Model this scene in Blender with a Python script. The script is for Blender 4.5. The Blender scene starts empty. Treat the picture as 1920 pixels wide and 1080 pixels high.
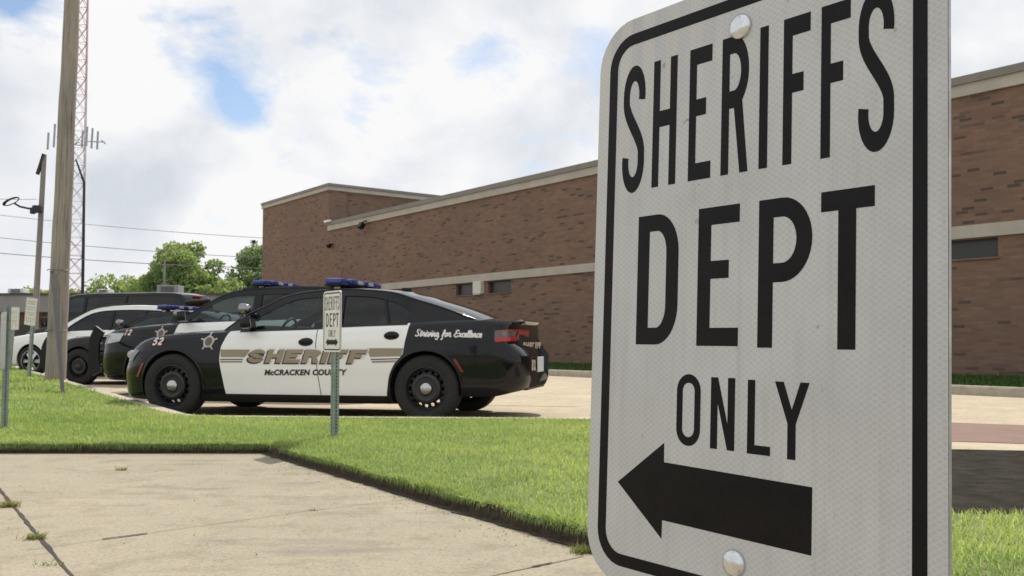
import bpy, bmesh, math, random
import numpy as np
from mathutils import Vector, Matrix, Euler
from mathutils.geometry import tessellate_polygon
random.seed(7)
rng = np.random.default_rng(11)
R = math.radians
PI = math.pi
scn = bpy.context.scene
col = scn.collection

# ------------------------------------------------------------------ camera
cam_d = bpy.data.cameras.new("camera")
cam = bpy.data.objects.new("camera", cam_d)
col.objects.link(cam)
cam.location = (0, 0, 0.82)
cam.rotation_euler = (R(90 + 3.287), 0, 0)
cam_d.sensor_width = 36
cam_d.lens = 36 * 1741 / 1920
cam_d.clip_start = 0.05
cam_d.clip_end = 2000
cam_d.dof.use_dof = True
cam_d.dof.focus_distance = 0.68
cam_d.dof.aperture_fstop = 48
scn.camera = cam
# ------------------------------------------------------------------ exposure
scn.view_settings.view_transform = 'Standard'
scn.view_settings.look = 'None'
scn.view_settings.gamma = 1
scn.view_settings.use_curve_mapping = False
scn.view_settings.exposure = 0.0
# ------------------------------------------------------------------ sun and sky
SUN_AZ, SUN_EL = R(16), R(50)              # azimuth clockwise from +Y
sd = bpy.data.lights.new("sun", 'SUN')
sd.energy = 4.2
sd.angle = R(0.5)
sd.color = (1.0, 0.95, 0.86)
sun = bpy.data.objects.new("sun", sd)
col.objects.link(sun)
sdir = Vector((math.sin(SUN_AZ) * math.cos(SUN_EL), math.cos(SUN_AZ) * math.cos(SUN_EL), math.sin(SUN_EL)))
sun.rotation_euler = sdir.to_track_quat('Z', 'Y').to_euler()

world = bpy.data.worlds.new("World")
scn.world = world
world.use_nodes = True


def nodes_of(tree):
    tree.nodes.clear()
    N = tree.nodes
    L = tree.links

    def new(t, **kw):
        n = N.new(t)
        for k, v in kw.items():
            if k.startswith('i_'):
                key = k[2:]
                n.inputs[int(key) if key.isdigit() else key].default_value = v
            else:
                setattr(n, k, v)
        return n
    return new, (lambda a, b: L.new(a, b))


def math_n(new, link, op, a, b=None, c=None):
    n = new('ShaderNodeMath', operation=op)
    for i, v in enumerate((a, b, c)):
        if v is None:
            continue
        if isinstance(v, (int, float)):
            n.inputs[i].default_value = v
        else:
            link(v, n.inputs[i])
    return n.outputs[0]


def ramp(new, link, fac, stops, interp='LINEAR'):
    n = new('ShaderNodeValToRGB')
    n.color_ramp.interpolation = interp
    e = n.color_ramp.elements
    while len(e) < len(stops):
        e.new(0.5)
    for i, (p, c) in enumerate(stops):
        e[i].position = p
        e[i].color = c if len(c) == 4 else (*c, 1)
    link(fac, n.inputs[0])
    return n.outputs[0]


def mixc(new, link, fac, a, b, mode='MIX'):
    n = new('ShaderNodeMix', data_type='RGBA', blend_type=mode)
    for s, v in ((n.inputs['Factor'], fac), (n.inputs[6], a), (n.inputs[7], b)):
        if isinstance(v, (int, float)):
            s.default_value = v
        elif isinstance(v, tuple):
            s.default_value = v if len(v) == 4 else (*v, 1)
        else:
            link(v, s)
    return n.outputs[2]


def build_world():
    new, link = nodes_of(world.node_tree)
    out = new('ShaderNodeOutputWorld')
    sky = new('ShaderNodeTexSky', sky_type='NISHITA')
    sky.sun_disc = False
    sky.sun_elevation = SUN_EL
    sky.sun_rotation = SUN_AZ
    sky.air_density = 1.0
    sky.dust_density = 0.7
    sky.ozone_density = 1.5
    bg1 = new('ShaderNodeBackground', i_Strength=0.125)
    link(sky.outputs[0], bg1.inputs[0])
    geo = new('ShaderNodeTexCoord')
    d = geo.outputs['Generated']
    sep = new('ShaderNodeSeparateXYZ')
    link(d, sep.inputs[0])
    z = math_n(new, link, 'MAXIMUM', sep.outputs[2], 0.0)
    cmb = new('ShaderNodeCombineXYZ')
    link(sep.outputs[0], cmb.inputs[0])
    link(sep.outputs[1], cmb.inputs[1])
    link(math_n(new, link, 'MULTIPLY', z, 1.5), cmb.inputs[2])
    n1 = new('ShaderNodeTexNoise', i_Scale=7.0, i_Detail=10.0, i_Roughness=0.6, i_Distortion=0.25)
    link(cmb.outputs[0], n1.inputs['Vector'])
    cov = n1.outputs[0]
    # gaps of open blue between the clouds, each a direction in the sky
    gaps = [(-0.32, 0.905, 0.345, 40, 0.27), (-0.29, 0.92, 0.255, 140, 0.25), (-0.020, 0.955, 0.290, 110, 0.27), (0.075, 0.955, 0.295, 150, 0.25), (-0.50, 0.80, 0.36, 40, 0.28),
            (-0.27, 0.935, 0.235, 400, 0.18), (-0.45, 0.84, 0.335, 300, 0.22), (0.20, 0.70, 0.68, 14, 0.2), (-0.5, 0.2, 0.84, 6, 0.25), (0.5, -0.5, 0.7, 5, 0.2)]
    for gx, gy, gz, k, amp in gaps:
        dt = new('ShaderNodeVectorMath', operation='DOT_PRODUCT')
        link(d, dt.inputs[0])
        g = Vector((gx, gy, gz)).normalized()
        dt.inputs[1].default_value = g
        e = math_n(new, link, 'SUBTRACT', dt.outputs['Value'], 1.0)
        e = math_n(new, link, 'MULTIPLY', e, k * 10.0)
        e = math_n(new, link, 'POWER', 2.718, e)
        cov = math_n(new, link, 'SUBTRACT', cov, math_n(new, link, 'MULTIPLY', e, amp))
    dens = ramp(new, link, cov, [(0.20, (0, 0, 0)), (0.40, (1, 1, 1))])
    n2 = new('ShaderNodeTexNoise', i_Scale=5.2, i_Detail=10.0, i_Roughness=0.52, i_Distortion=0.2)
    mp = new('ShaderNodeMapping')
    mp.inputs['Location'].default_value = (3.1, 1.7, 0.4)
    link(cmb.outputs[0], mp.inputs[0])
    link(mp.outputs[0], n2.inputs['Vector'])
    ccol = ramp(new, link, n2.outputs[0], [(0.33, (0.70, 0.74, 0.80)), (0.46, (0.86, 0.88, 0.92)), (0.56, (0.985, 0.985, 0.99))])
    bg2 = new('ShaderNodeBackground', i_Strength=0.97)
    link(ccol, bg2.inputs[0])
    mx = new('ShaderNodeMixShader')
    link(dens, mx.inputs[0])
    link(bg1.outputs[0], mx.inputs[1])
    link(bg2.outputs[0], mx.inputs[2])
    link(mx.outputs[0], out.inputs[0])


build_world()

# ------------------------------------------------------------------ materials
M = {}


def mat(name, color, rough=0.6, metal=0.0, coat=0.0, spec=0.5, noise=None, bump=None, emis=None):
    """noise = (scale, amount, detail), bump = (scale, strength, distance)"""
    m = bpy.data.materials.new(name)
    m.use_nodes = True
    new, link = nodes_of(m.node_tree)
    out = new('ShaderNodeOutputMaterial')
    b = new('ShaderNodeBsdfPrincipled')
    b.inputs['Base Color'].default_value = (*color, 1)
    b.inputs['Roughness'].default_value = rough
    b.inputs['Metallic'].default_value = metal
    b.inputs['Coat Weight'].default_value = coat
    b.inputs['Coat Roughness'].default_value = 0.04
    b.inputs['Specular IOR Level'].default_value = spec
    link(b.outputs[0], out.inputs[0])
    tc = new('ShaderNodeTexCoord')
    if noise:
        n = new('ShaderNodeTexNoise', i_Scale=noise[0], i_Detail=noise[2] if len(noise) > 2 else 5.0, i_Roughness=0.65)
        link(tc.outputs['Object'], n.inputs['Vector'])
        lo = tuple(c * (1 - noise[1]) for c in color)
        hi = tuple(min(1, c * (1 + noise[1])) for c in color)
        link(ramp(new, link, n.outputs[0], [(0.3, lo), (0.7, hi)]), b.inputs['Base Color'])
    if bump:
        n = new('ShaderNodeTexNoise', i_Scale=bump[0], i_Detail=4.0)
        link(tc.outputs['Object'], n.inputs['Vector'])
        bp = new('ShaderNodeBump', i_Strength=bump[1], i_Distance=bump[2])
        link(n.outputs[0], bp.inputs['Height'])
        link(bp.outputs[0], b.inputs['Normal'])
    if emis:
        b.inputs['Emission Color'].default_value = (*emis[0], 1)
        b.inputs['Emission Strength'].default_value = emis[1]
    M[name] = m
    return m


mat('black_paint', (0.005, 0.0055, 0.007), 0.09, coat=0.0, spec=0.36, noise=(1.5, 0.25))
mat('white_paint', (0.85, 0.85, 0.83), 0.2, coat=0.4, noise=(1.1, 0.03))
mat('black_trim', (0.008, 0.008, 0.009), 0.45, spec=0.3, noise=(9, 0.3))
mat('well', (0.006, 0.006, 0.006), 0.95)
mat('rubber', (0.018, 0.018, 0.018), 0.82, noise=(22, 0.35), bump=(70, 0.2, 0.004))
mat('steel_black', (0.016, 0.016, 0.017), 0.42, noise=(12, 0.35))
mat('chrome', (0.47, 0.47, 0.47), 0.16, metal=1.0)
mat('dark_chrome', (0.30, 0.29, 0.29), 0.12, metal=1.0)
mat('alloy', (0.55, 0.55, 0.56), 0.3, metal=0.9)
mat('interior', (0.02, 0.02, 0.021), 0.85, noise=(10, 0.2))
mat('seat_cloth', (0.03, 0.03, 0.032), 0.9)
mat('blue_lens', (0.022, 0.034, 0.27), 0.2, coat=0.5)
mat('clear_lens', (0.45, 0.47, 0.48), 0.15, coat=0.8)
mat('lamp_smoke', (0.10, 0.10, 0.10), 0.15, coat=0.6, noise=(14, 0.6))
mat('red_lens', (0.42, 0.010, 0.014), 0.25, coat=0.4)
mat('red_marker', (0.17, 0.015, 0.015), 0.25, coat=0.4)
mat('amber_marker', (0.26, 0.04, 0.025), 0.3, coat=0.3)
mat('tan_vinyl', (0.30, 0.245, 0.175), 0.45, noise=(5, 0.08))
mat('dark_vinyl', (0.03, 0.018, 0.018), 0.45)
mat('white_vinyl', (0.72, 0.70, 0.68), 0.45)
mat('pink_vinyl', (0.66, 0.55, 0.52), 0.45)
mat('red_vinyl', (0.22, 0.02, 0.02), 0.45)
mat('badge_vinyl', (0.46, 0.42, 0.37), 0.45)
mat('badge_dark', (0.12, 0.10, 0.075), 0.5, noise=(60, 0.5))
mat('plate', (0.60, 0.62, 0.66), 0.4)
mat('tan_sticker', (0.40, 0.35, 0.27), 0.5)
mat('galv', (0.27, 0.29, 0.28), 0.5, metal=0.35, noise=(14, 0.25))
mat('post_green', (0.24, 0.285, 0.255), 0.55, metal=0.1, noise=(16, 0.3))
mat('alu', (0.42, 0.42, 0.42), 0.45, metal=0.7, noise=(30, 0.3))
mat('bolt', (0.68, 0.69, 0.70), 0.24, metal=1.0, noise=(150, 0.12), bump=(260, 0.25, 0.001))
mat('sign_black', (0.008, 0.007, 0.007), 0.34, spec=0.14, noise=(30, 0.3))
mat('sign_white_far', (0.78, 0.76, 0.70), 0.5, noise=(20, 0.05))
mat('sign_ink_red', (0.42, 0.09, 0.08), 0.5)
mat('sign_ink_pink', (0.50, 0.30, 0.28), 0.5)
mat('sign_ink_grey', (0.40, 0.41, 0.42), 0.5)
mat('fascia', (0.42, 0.385, 0.325), 0.75, noise=(1.6, 0.12), bump=(30, 0.1, 0.01))
mat('coping', (0.205, 0.19, 0.165), 0.6, noise=(2, 0.12))
mat('louver', (0.035, 0.036, 0.034), 0.35)
mat('wall_light', (0.62, 0.59, 0.53), 0.5)
mat('roof_grey', (0.23, 0.235, 0.235), 0.7, noise=(0.6, 0.15))
mat('roof_dark', (0.05, 0.05, 0.05), 0.6)
mat('white_metal', (0.72, 0.72, 0.71), 0.45)
mat('unit_grey', (0.30, 0.30, 0.29), 0.6)
mat('tower_white', (0.66, 0.57, 0.58), 0.5)
mat('tower_red', (0.58, 0.24, 0.20), 0.5)
mat('cable_black', (0.02, 0.02, 0.035), 0.6)
mat('wire', (0.22, 0.22, 0.23), 0.6)
mat('antenna', (0.40, 0.41, 0.45), 0.5)
mat('kerb', (0.40, 0.355, 0.275), 0.85, noise=(5, 0.22), bump=(60, 0.25, 0.01))
mat('bark', (0.07, 0.055, 0.04), 0.9, noise=(4, 0.3))
mat('yellow_line', (0.50, 0.40, 0.17), 0.8, noise=(6, 0.25))


def glass_mat(name, tint, refl=0.9):
    m = bpy.data.materials.new(name)
    m.use_nodes = True
    new, link = nodes_of(m.node_tree)
    out = new('ShaderNodeOutputMaterial')
    t = new('ShaderNodeBsdfTransparent')
    t.inputs[0].default_value = (*tint, 1)
    g = new('ShaderNodeBsdfGlossy')
    g.inputs['Roughness'].default_value = 0.03
    g.inputs[0].default_value = (refl, refl, refl, 1)
    lw = new('ShaderNodeLayerWeight', i_Blend=0.5)
    fr = math_n(new, link, 'MULTIPLY_ADD', math_n(new, link, 'POWER', lw.outputs['Facing'], 4.5), 0.85, 0.045)
    mx = new('ShaderNodeMixShader')
    link(fr, mx.inputs[0])
    link(t.outputs[0], mx.inputs[1])
    link(g.outputs[0], mx.inputs[2])
    link(mx.outputs[0], out.inputs[0])
    M[name] = m


glass_mat('glass_front', (0.40, 0.50, 0.50))
glass_mat('glass_tint', (0.13, 0.15, 0.17))
glass_mat('glass_windshield', (0.62, 0.74, 0.71))
glass_mat('glass_dark', (0.05, 0.055, 0.06))


def brick_mat():
    m = bpy.data.materials.new('brick')
    m.use_nodes = True
    new, link = nodes_of(m.node_tree)
    out = new('ShaderNodeOutputMaterial')
    b = new('ShaderNodeBsdfPrincipled', i_Roughness=0.85)
    link(b.outputs[0], out.inputs[0])
    tc = new('ShaderNodeTexCoord')
    sep = new('ShaderNodeSeparateXYZ')
    link(tc.outputs['Object'], sep.inputs[0])
    uu = math_n(new, link, 'ADD', sep.outputs[0], sep.outputs[1])
    c = new('ShaderNodeCombineXYZ')
    link(uu, c.inputs[0])
    link(sep.outputs[2], c.inputs[1])
    bt = new('ShaderNodeTexBrick', i_Scale=1.0)
    bt.offset = 0.5
    bt.inputs['Color1'].default_value = (0, 0, 0, 1)
    bt.inputs['Color2'].default_value = (1, 1, 1, 1)
    bt.inputs['Mortar'].default_value = (0.5, 0.5, 0.5, 1)
    bt.inputs['Mortar Size'].default_value = 0.006
    bt.inputs['Mortar Smooth'].default_value = 0.2
    bt.inputs['Brick Width'].default_value = 0.27
    bt.inputs['Row Height'].default_value = 0.073
    link(c.outputs[0], bt.inputs['Vector'])
    col_ = ramp(new, link, bt.outputs['Color'], [(0.0, (0.075, 0.056, 0.047)), (0.045, (0.10, 0.07, 0.056)), (0.085, (0.168, 0.103, 0.074)),
                                                 (0.45, (0.196, 0.120, 0.082)), (0.8, (0.212, 0.130, 0.09)), (1.0, (0.228, 0.144, 0.10))])
    n = new('ShaderNodeTexNoise', i_Scale=0.35, i_Detail=6.0)
    link(tc.outputs['Object'], n.inputs['Vector'])
    tint = ramp(new, link, n.outputs[0], [(0.3, (0.86, 0.86, 0.88)), (0.7, (1.1, 1.07, 1.03))])
    c2 = mixc(new, link, 1.0, col_, tint, 'MULTIPLY')
    c3 = mixc(new, link, bt.outputs['Fac'], c2, (0.165, 0.115, 0.088))
    link(c3, b.inputs['Base Color'])
    bp = new('ShaderNodeBump', i_Strength=0.35, i_Distance=0.01)
    inv = math_n(new, link, 'SUBTRACT', 1.0, bt.outputs['Fac'])
    link(inv, bp.inputs['Height'])
    link(bp.outputs[0], b.inputs['Normal'])
    M['brick'] = m


brick_mat()


def concrete_mat(name, base, stain, streak_dir=0.0, streaks=True, fine=90.0):
    m = bpy.data.materials.new(name)
    m.use_nodes = True
    new, link = nodes_of(m.node_tree)
    out = new('ShaderNodeOutputMaterial')
    b = new('ShaderNodeBsdfPrincipled', i_Roughness=0.88)
    b.inputs['Specular IOR Level'].default_value = 0.25
    link(b.outputs[0], out.inputs[0])
    tc = new('ShaderNodeTexCoord')
    P = tc.outputs['Object']
    n1 = new('ShaderNodeTexNoise', i_Scale=0.8, i_Detail=8.0, i_Roughness=0.62)
    link(P, n1.inputs['Vector'])
    lo = tuple(c * 0.87 for c in base)
    hi = tuple(c * 1.09 for c in base)
    c1 = ramp(new, link, n1.outputs[0], [(0.3, lo), (0.68, hi)])
    n2 = new('ShaderNodeTexNoise', i_Scale=fine, i_Detail=5.0, i_Roughness=0.8)
    link(P, n2.inputs['Vector'])
    sp = ramp(new, link, n2.outputs[0], [(0.30, (0.55, 0.55, 0.56)), (0.48, (1, 1, 1)), (0.68, (1.22, 1.22, 1.2))])
    c2 = mixc(new, link, 0.9, c1, sp, 'MULTIPLY')
    n4 = new('ShaderNodeTexVoronoi', i_Scale=26.0)
    link(P, n4.inputs['Vector'])
    pit = ramp(new, link, n4.outputs['Distance'], [(0.03, (0.6, 0.58, 0.55)), (0.10, (1, 1, 1))])
    c2 = mixc(new, link, 0.6, c2, pit, 'MULTIPLY')
    n5 = new('ShaderNodeTexNoise', i_Scale=5.5, i_Detail=9.0, i_Roughness=0.75)
    link(P, n5.inputs['Vector'])
    blot = ramp(new, link, n5.outputs[0], [(0.34, (0.70, 0.68, 0.66)), (0.50, (1, 1, 1))])
    c2 = mixc(new, link, 0.75, c2, blot, 'MULTIPLY')
    if streaks:
        mp = new('ShaderNodeMapping')
        mp.inputs['Rotation'].default_value = (0, 0, streak_dir)
        mp.inputs['Scale'].default_value = (0.75, 3.6, 1)
        link(P, mp.inputs[0])
        n3 = new('ShaderNodeTexNoise', i_Scale=1.15, i_Detail=5.0, i_Roughness=0.6)
        link(mp.outputs[0], n3.inputs['Vector'])
        f = ramp(new, link, n3.outputs[0], [(0.56, (0, 0, 0)), (0.70, (1, 1, 1))])
        c2 = mixc(new, link, math_n(new, link, 'MULTIPLY', f, 0.55), c2, stain)
    link(c2, b.inputs['Base Color'])
    bp = new('ShaderNodeBump', i_Strength=0.35, i_Distance=0.004)
    link(n2.outputs[0], bp.inputs['Height'])
    link(bp.outputs[0], b.inputs['Normal'])
    M[name] = m


concrete_mat('walk', (0.325, 0.284, 0.21), (0.15, 0.14, 0.125), R(-12), fine=70.0)
concrete_mat('lot', (0.455, 0.38, 0.275), (0.36, 0.30, 0.22), R(10), fine=40.0)
mat('joint', (0.045, 0.035, 0.03), 0.95, noise=(9, 0.6))
mat('crack', (0.24, 0.20, 0.15), 0.95, noise=(9, 0.3))
mat('soil', (0.055, 0.04, 0.024), 0.95, noise=(25, 0.6), bump=(40, 0.8, 0.02))
mat('dark_ground', (0.027, 0.024, 0.018), 0.97, spec=0.1, noise=(7, 0.6, 9.0), bump=(30, 0.8, 0.03))
mat('red_patch', (0.185, 0.105, 0.08), 0.85, noise=(3, 0.2), bump=(40, 0.2, 0.01))
mat('turf', (0.21, 0.25, 0.09), 0.95, noise=(3, 0.35, 9.0), bump=(60, 1.0, 0.03))
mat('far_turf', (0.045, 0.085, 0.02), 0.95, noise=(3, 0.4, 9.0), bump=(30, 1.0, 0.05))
mat('ground', (0.12, 0.12, 0.09), 0.95, noise=(0.2, 0.2))


def wood_mat():
    for name, base, k in (('pole_wood', (0.315, 0.28, 0.238), 1.0), ('grey_wood', (0.042, 0.039, 0.038), 1.0), ('pole_far', (0.24, 0.22, 0.22), 1.0)):
        m = bpy.data.materials.new(name)
        m.use_nodes = True
        new, link = nodes_of(m.node_tree)
        out = new('ShaderNodeOutputMaterial')
        b = new('ShaderNodeBsdfPrincipled', i_Roughness=0.9)
        link(b.outputs[0], out.inputs[0])
        tc = new('ShaderNodeTexCoord')
        mp = new('ShaderNodeMapping')
        mp.inputs['Scale'].default_value = (22, 22, 0.7)
        link(tc.outputs['Object'], mp.inputs[0])
        n = new('ShaderNodeTexNoise', i_Scale=1.6, i_Detail=7.0, i_Roughness=0.7)
        link(mp.outputs[0], n.inputs['Vector'])
        c = ramp(new, link, n.outputs[0], [(0.30, tuple(x * 0.33 for x in base)), (0.47, base), (0.75, tuple(min(1, x * 1.45) for x in base))])
        n2 = new('ShaderNodeTexNoise', i_Scale=1.4, i_Detail=5.0)
        link(tc.outputs['Object'], n2.inputs['Vector'])
        c = mixc(new, link, 0.7, c, ramp(new, link, n2.outputs[0], [(0.3, (0.72, 0.74, 0.78)), (0.7, (1.15, 1.1, 1.02))]), 'MULTIPLY')
        link(c, b.inputs['Base Color'])
        bp = new('ShaderNodeBump', i_Strength=0.6, i_Distance=0.01)
        link(n.outputs[0], bp.inputs['Height'])
        link(bp.outputs[0], b.inputs['Normal'])
        M[name] = m


wood_mat()


def leaf_mat(name, c0, c1, trans=0.35):
    m = bpy.data.materials.new(name)
    m.use_nodes = True
    new, link = nodes_of(m.node_tree)
    out = new('ShaderNodeOutputMaterial')
    at = new('ShaderNodeAttribute', attribute_name='tint')
    c = mixc(new, link, at.outputs['Fac'], c0, c1)
    d = new('ShaderNodeBsdfPrincipled', i_Roughness=0.6)
    d.inputs['Specular IOR Level'].default_value = 0.25
    link(c, d.inputs['Base Color'])
    t = new('ShaderNodeBsdfTranslucent')
    link(mixc(new, link, 1.0, c, (1.25, 1.2, 0.6), 'MULTIPLY'), t.inputs[0])
    mx = new('ShaderNodeMixShader', i_0=trans)
    link(d.outputs[0], mx.inputs[1])
    link(t.outputs[0], mx.inputs[2])
    link(mx.outputs[0], out.inputs[0])
    M[name] = m


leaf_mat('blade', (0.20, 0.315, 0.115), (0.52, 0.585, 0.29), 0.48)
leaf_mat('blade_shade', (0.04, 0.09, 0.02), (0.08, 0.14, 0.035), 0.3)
leaf_mat('leaf_bright', (0.18, 0.27, 0.115), (0.37, 0.46, 0.22), 0.45)
leaf_mat('leaf_dark', (0.15, 0.22, 0.115), (0.28, 0.37, 0.19), 0.45)
leaf_mat('leaf_olive', (0.21, 0.29, 0.11), (0.40, 0.47, 0.21), 0.45)
leaf_mat('litter', (0.06, 0.045, 0.03), (0.34, 0.30, 0.18), 0.1)
leaf_mat('weed_leaf', (0.16, 0.19, 0.06), (0.30, 0.30, 0.12), 0.4)


def sheeting_mat():
    """white prismatic sheeting with the light lines of its diamond cells"""
    m = bpy.data.materials.new('sheeting')
    m.use_nodes = True
    new, link = nodes_of(m.node_tree)
    out = new('ShaderNodeOutputMaterial')
    b = new('ShaderNodeBsdfPrincipled', i_Roughness=0.36)
    b.inputs['Coat Weight'].default_value = 0.25
    b.inputs['Coat Roughness'].default_value = 0.12
    link(b.outputs[0], out.inputs[0])
    tc = new('ShaderNodeTexCoord')
    sep = new('ShaderNodeSeparateXYZ')
    link(tc.outputs['Object'], sep.inputs[0])
    ns = new('ShaderNodeTexNoise', i_Scale=260.0, i_Detail=2.0)
    link(tc.outputs['Object'], ns.inputs['Vector'])
    wob = math_n(new, link, 'MULTIPLY', math_n(new, link, 'SUBTRACT', ns.outputs[0], 0.5), 0.22)
    a = math_n(new, link, 'MULTIPLY', sep.outputs[0], 1 / 0.0063)
    c = math_n(new, link, 'MULTIPLY', sep.outputs[2], 1 / 0.0043)

    def line(op):
        s = math_n(new, link, op, a, c)
        s = math_n(new, link, 'ADD', s, wob)
        f = math_n(new, link, 'FRACT', s)
        f = math_n(new, link, 'ABSOLUTE', math_n(new, link, 'SUBTRACT', f, 0.5))
        return math_n(new, link, 'SUBTRACT', 0.5, f)
    l = math_n(new, link, 'MINIMUM', line('ADD'), line('SUBTRACT'))
    lc = ramp(new, link, l, [(0.04, (0.53, 0.54, 0.535)), (0.18, (0.465, 0.475, 0.475))])
    # faint reflected stripes painted into the face colour, clearest in the upper left
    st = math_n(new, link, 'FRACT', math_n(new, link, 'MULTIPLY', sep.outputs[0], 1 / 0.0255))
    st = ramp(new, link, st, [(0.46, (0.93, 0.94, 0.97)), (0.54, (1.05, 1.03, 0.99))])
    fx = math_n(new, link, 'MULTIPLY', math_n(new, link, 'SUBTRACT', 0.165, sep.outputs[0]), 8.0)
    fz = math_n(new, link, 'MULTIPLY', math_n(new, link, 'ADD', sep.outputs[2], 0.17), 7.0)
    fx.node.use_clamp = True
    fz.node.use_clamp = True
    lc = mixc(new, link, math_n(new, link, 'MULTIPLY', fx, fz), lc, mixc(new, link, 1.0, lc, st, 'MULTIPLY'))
    n = new('ShaderNodeTexNoise', i_Scale=9.0, i_Detail=8.0, i_Roughness=0.65)
    link(tc.outputs['Object'], n.inputs['Vector'])
    lc = mixc(new, link, 0.8, lc, ramp(new, link, n.outputs[0], [(0.3, (0.86, 0.855, 0.84)), (0.65, (1.06, 1.06, 1.05))]), 'MULTIPLY')
    n2 = new('ShaderNodeTexNoise', i_Scale=75.0, i_Detail=5.0)
    link(tc.outputs['Object'], n2.inputs['Vector'])
    sp = ramp(new, link, n2.outputs[0], [(0.25, (0.45, 0.40, 0.33)), (0.32, (1, 1, 1))])
    lc = mixc(new, link, 0.7, lc, sp, 'MULTIPLY')
    mpd = new('ShaderNodeMapping')
    mpd.inputs['Scale'].default_value = (95, 1, 4.5)
    link(tc.outputs['Object'], mpd.inputs[0])
    n3 = new('ShaderNodeTexNoise', i_Scale=1.0, i_Detail=6.0, i_Roughness=0.7)
    link(mpd.outputs[0], n3.inputs['Vector'])
    lc = mixc(new, link, 0.55, lc, ramp(new, link, n3.outputs[0], [(0.30, (0.80, 0.78, 0.74)), (0.48, (1, 1, 1)), (0.7, (1.05, 1.05, 1.05))]), 'MULTIPLY')
    link(lc, b.inputs['Base Color'])
    link(ramp(new, link, n.outputs[0], [(0.3, (0.30, 0.30, 0.30)), (0.7, (0.5, 0.5, 0.5))]), b.inputs['Roughness'])
    bp = new('ShaderNodeBump', i_Strength=0.10, i_Distance=0.0004)
    link(l, bp.inputs['Height'])
    link(bp.outputs[0], b.inputs['Normal'])
    M['sheeting'] = m


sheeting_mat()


# ------------------------------------------------------------------ object helpers
def tag(o, label=None, cat=None, group=None, kind=None):
    if label:
        o['label'] = label
    if cat:
        o['category'] = cat
    if group:
        o['group'] = group
    if kind:
        o['kind'] = kind
    return o


def empty(name, loc=(0, 0, 0), rz=0.0, label=None, cat=None, group=None):
    o = bpy.data.objects.new(name, None)
    o.empty_display_size = 0.2
    col.objects.link(o)
    o.location = loc
    o.rotation_euler = (0, 0, rz)
    return tag(o, label, cat, group)


def link_mesh(name, me, mats, parent=None):
    o = bpy.data.objects.new(name, me)
    col.objects.link(o)
    for m in (mats if isinstance(mats, (list, tuple)) else [mats]):
        me.materials.append(M[m])
    if parent is not None:
        o.parent = parent
    return o


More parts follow.
